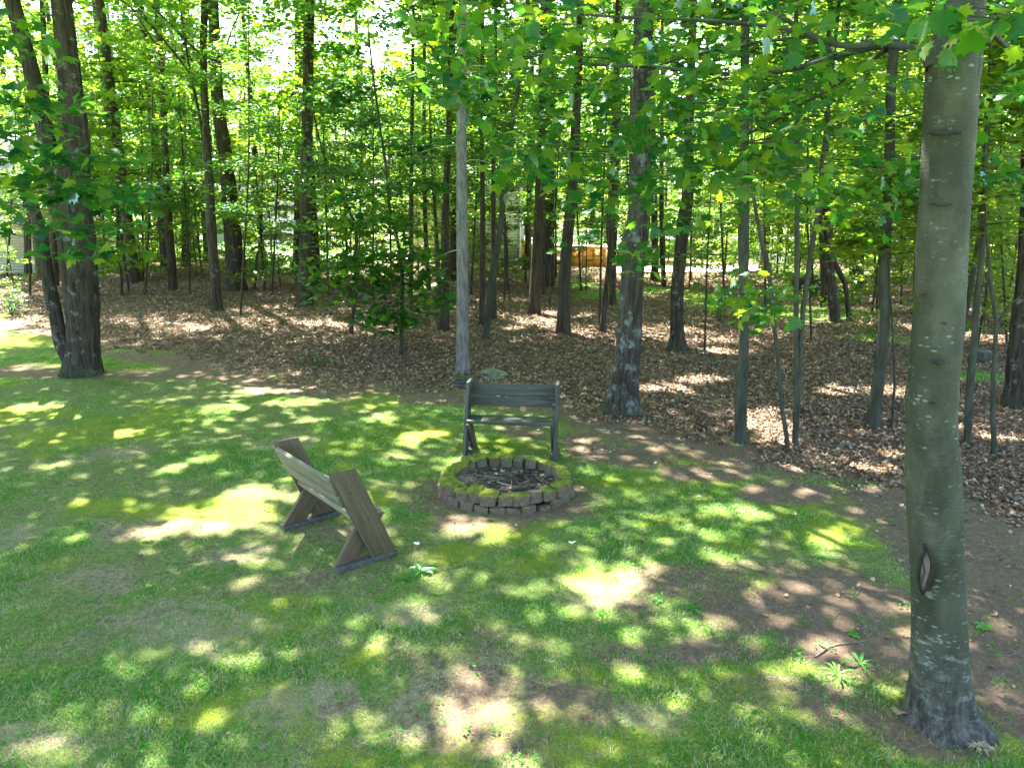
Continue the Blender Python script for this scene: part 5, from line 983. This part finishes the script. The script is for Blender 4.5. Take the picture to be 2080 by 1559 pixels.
# paved drive and sunlit path
def slab(name, pts, mat, z):
    Pn = [G0(*p) for p in pts]; V = np.array([(*p, z) for p in Pn]); n = len(V); o = obj(name, mesh_np(name, V, [np.arange(n)[None]], mat)); tag(o, kind='structure')
slab('driveway', [(560, 526), (900, 533), (940, 500), (470, 494)], M['concrete'], .16)
slab('path', [(1235, 560), (1560, 556), (1560, 545), (1240, 546)], M['concrete'], .14)
slab('street', [(-1500, 488), (3500, 488), (2500, 480), (-400, 480)], M['concrete'], .12)
# raised bed edge right of deck
a, b_ = at(1250, 534), at(1268, 534); o = box('bed_edge', (a[0], b_[0] + .1, a[1], a[1] + .2, 0, .32), M['twig']); tag(o, 'low brown bed edging with white cap right of the deck', 'garden edging'); box('cap', (a[0] - .02, b_[0] + .12, a[1] - .03, a[1] + .23, .322, .40), M['white'], o)
# wire fence behind the knobbly trunk
e = empty('fence', at(1392, 552)); tag(e, 'low black wire fence behind the knobbly trunk', 'fence'); sc_k = at(1392, 552)[1] / F
for k, x in enumerate((0, 17, 34)): box('post', (x * sc_k - .02, x * sc_k + .02, -.02, .02, -.1, .85), M['black'], e)
for z in (.35, .8): box('rail', (0, 34 * sc_k, -.008, .008, z, z + .03), M['black'], e)
# picket fence
b0 = at(1560, 545); k_ = depth(b0) / F; e = empty('picket_fence', b0); tag(e, 'short run of pale picket fence in the right background', 'fence')
V = np.array([(0, 0, 0), (.06, 0, 0), (.06, 0, .85), (.03, 0, .93), (0, 0, .85)]); V = np.vstack([V, V + [0, .02, 0]]); pk = mesh_np('picket', V, [np.array([(0, 1, 2, 3, 4), (9, 8, 7, 6, 5)]), np.array([(0, 5, 6, 1), (1, 6, 7, 2), (2, 7, 8, 3), (3, 8, 9, 4), (4, 9, 5, 0)])], M['white'])
for k in range(9): obj('picket', pk, e, (k * .12, 0, 0))
for z in (.25, .65): box('rail', (-.03, 1.1, .022, .05, z, z + .06), M['white'], e)
# weathered log seat
b0 = at(1596, 590); e = empty('log', b0); tag(e, 'cut dark log lying beyond the crooked stem', 'log')
obj('bark', mesh_np('bark', *tube(np.array([[0, 0, .2, .22], [1.2, .5, .2, .2]]), 18, 12, ridged(.12, 4, 2, 3)), M['oak'], None, True), e); obj('cut_face', mesh_np('cut_face', *tube(np.array([[-.012, -.005, .2, .205], [.002, .001, .2, .205]]), 18), M['straw']), e)
tag(obj('stump', rock(.35, .3, .55, 44, M['oak'], 'stump', 12), None, at(1672, 604)), 'grey stump between the twin stems and the orange barked foot', 'stump')
tag(obj('stone', rock(.22, .2, .2, 45, M['slate']), None, at(1996, 734)), 'black boulder in shade at the right edge of the woods', 'stone')
# the parked car far left
cb = at(545, 503); e = empty('parked_car', (cb[0], cb[1], .16), math.radians(8)); tag(e, 'dark parked car seen through leaves before the pale green house', 'car')
prof = [(-2.2, .45), (-2.2, .85), (-2.0, 1.0), (-1.75, 1.05), (-1.3, 1.55), (-.9, 1.65), (.5, 1.65), (1.2, 1.1), (2.1, .95), (2.25, .7), (2.22, .4)]
V = []; 
for s in (-1, 1): V += [(x, s * (.86 if z < 1.1 else .70), z) for x, z in prof]
n = len(prof); f5 = [np.array([list(range(n))[::-1]]), np.array([list(range(n, 2 * n))])]; f4 = np.array([(k, (k + 1) % n, (k + 1) % n + n, k + n) for k in range(n)])
me = mesh_np('body', np.array(V, float), [np.concatenate(f5), f4], M['black']); bo = obj('body', me, e); m_ = bo.modifiers.new('bevel', 'BEVEL'); m_.width = .06; m_.segments = 3
for s in (-1, 1): obj('side_window', mesh_np('side_window', np.array([(-1.5, s * .80, 1.12), (.95, s * .80, 1.12), (.45, s * .735, 1.55), (-1.15, s * .735, 1.55)]), [np.array([(0, 1, 2, 3)])], M['glass']), e)
M['rubber'] = simple('tyre_rubber', (.01, .01, .01), (.03, .03, .03), 10, .9, bd=0)
for x in (-1.35, 1.4):
    for s in (-1, 1):
        w = empty('wheel', (x, s * .8, .33)); w.parent = e
        obj('tyre', mesh_np('tyre', *tube(np.array([[0, -.1, 0, .33], [0, .1, 0, .33]]), 20), M['rubber'], None, True), w); obj('rim', mesh_np('rim', *tube(np.array([[0, -.105, 0, .19], [0, .112, 0, .19]]), 14), M['white']), w)
box('bumper', (-2.3, -2.15, -.8, .8, .4, .62), M['white'], e, .03); box('sill', (-1.0, 1.0, -.885, .885, .36, .48), M['white'], e, .02)
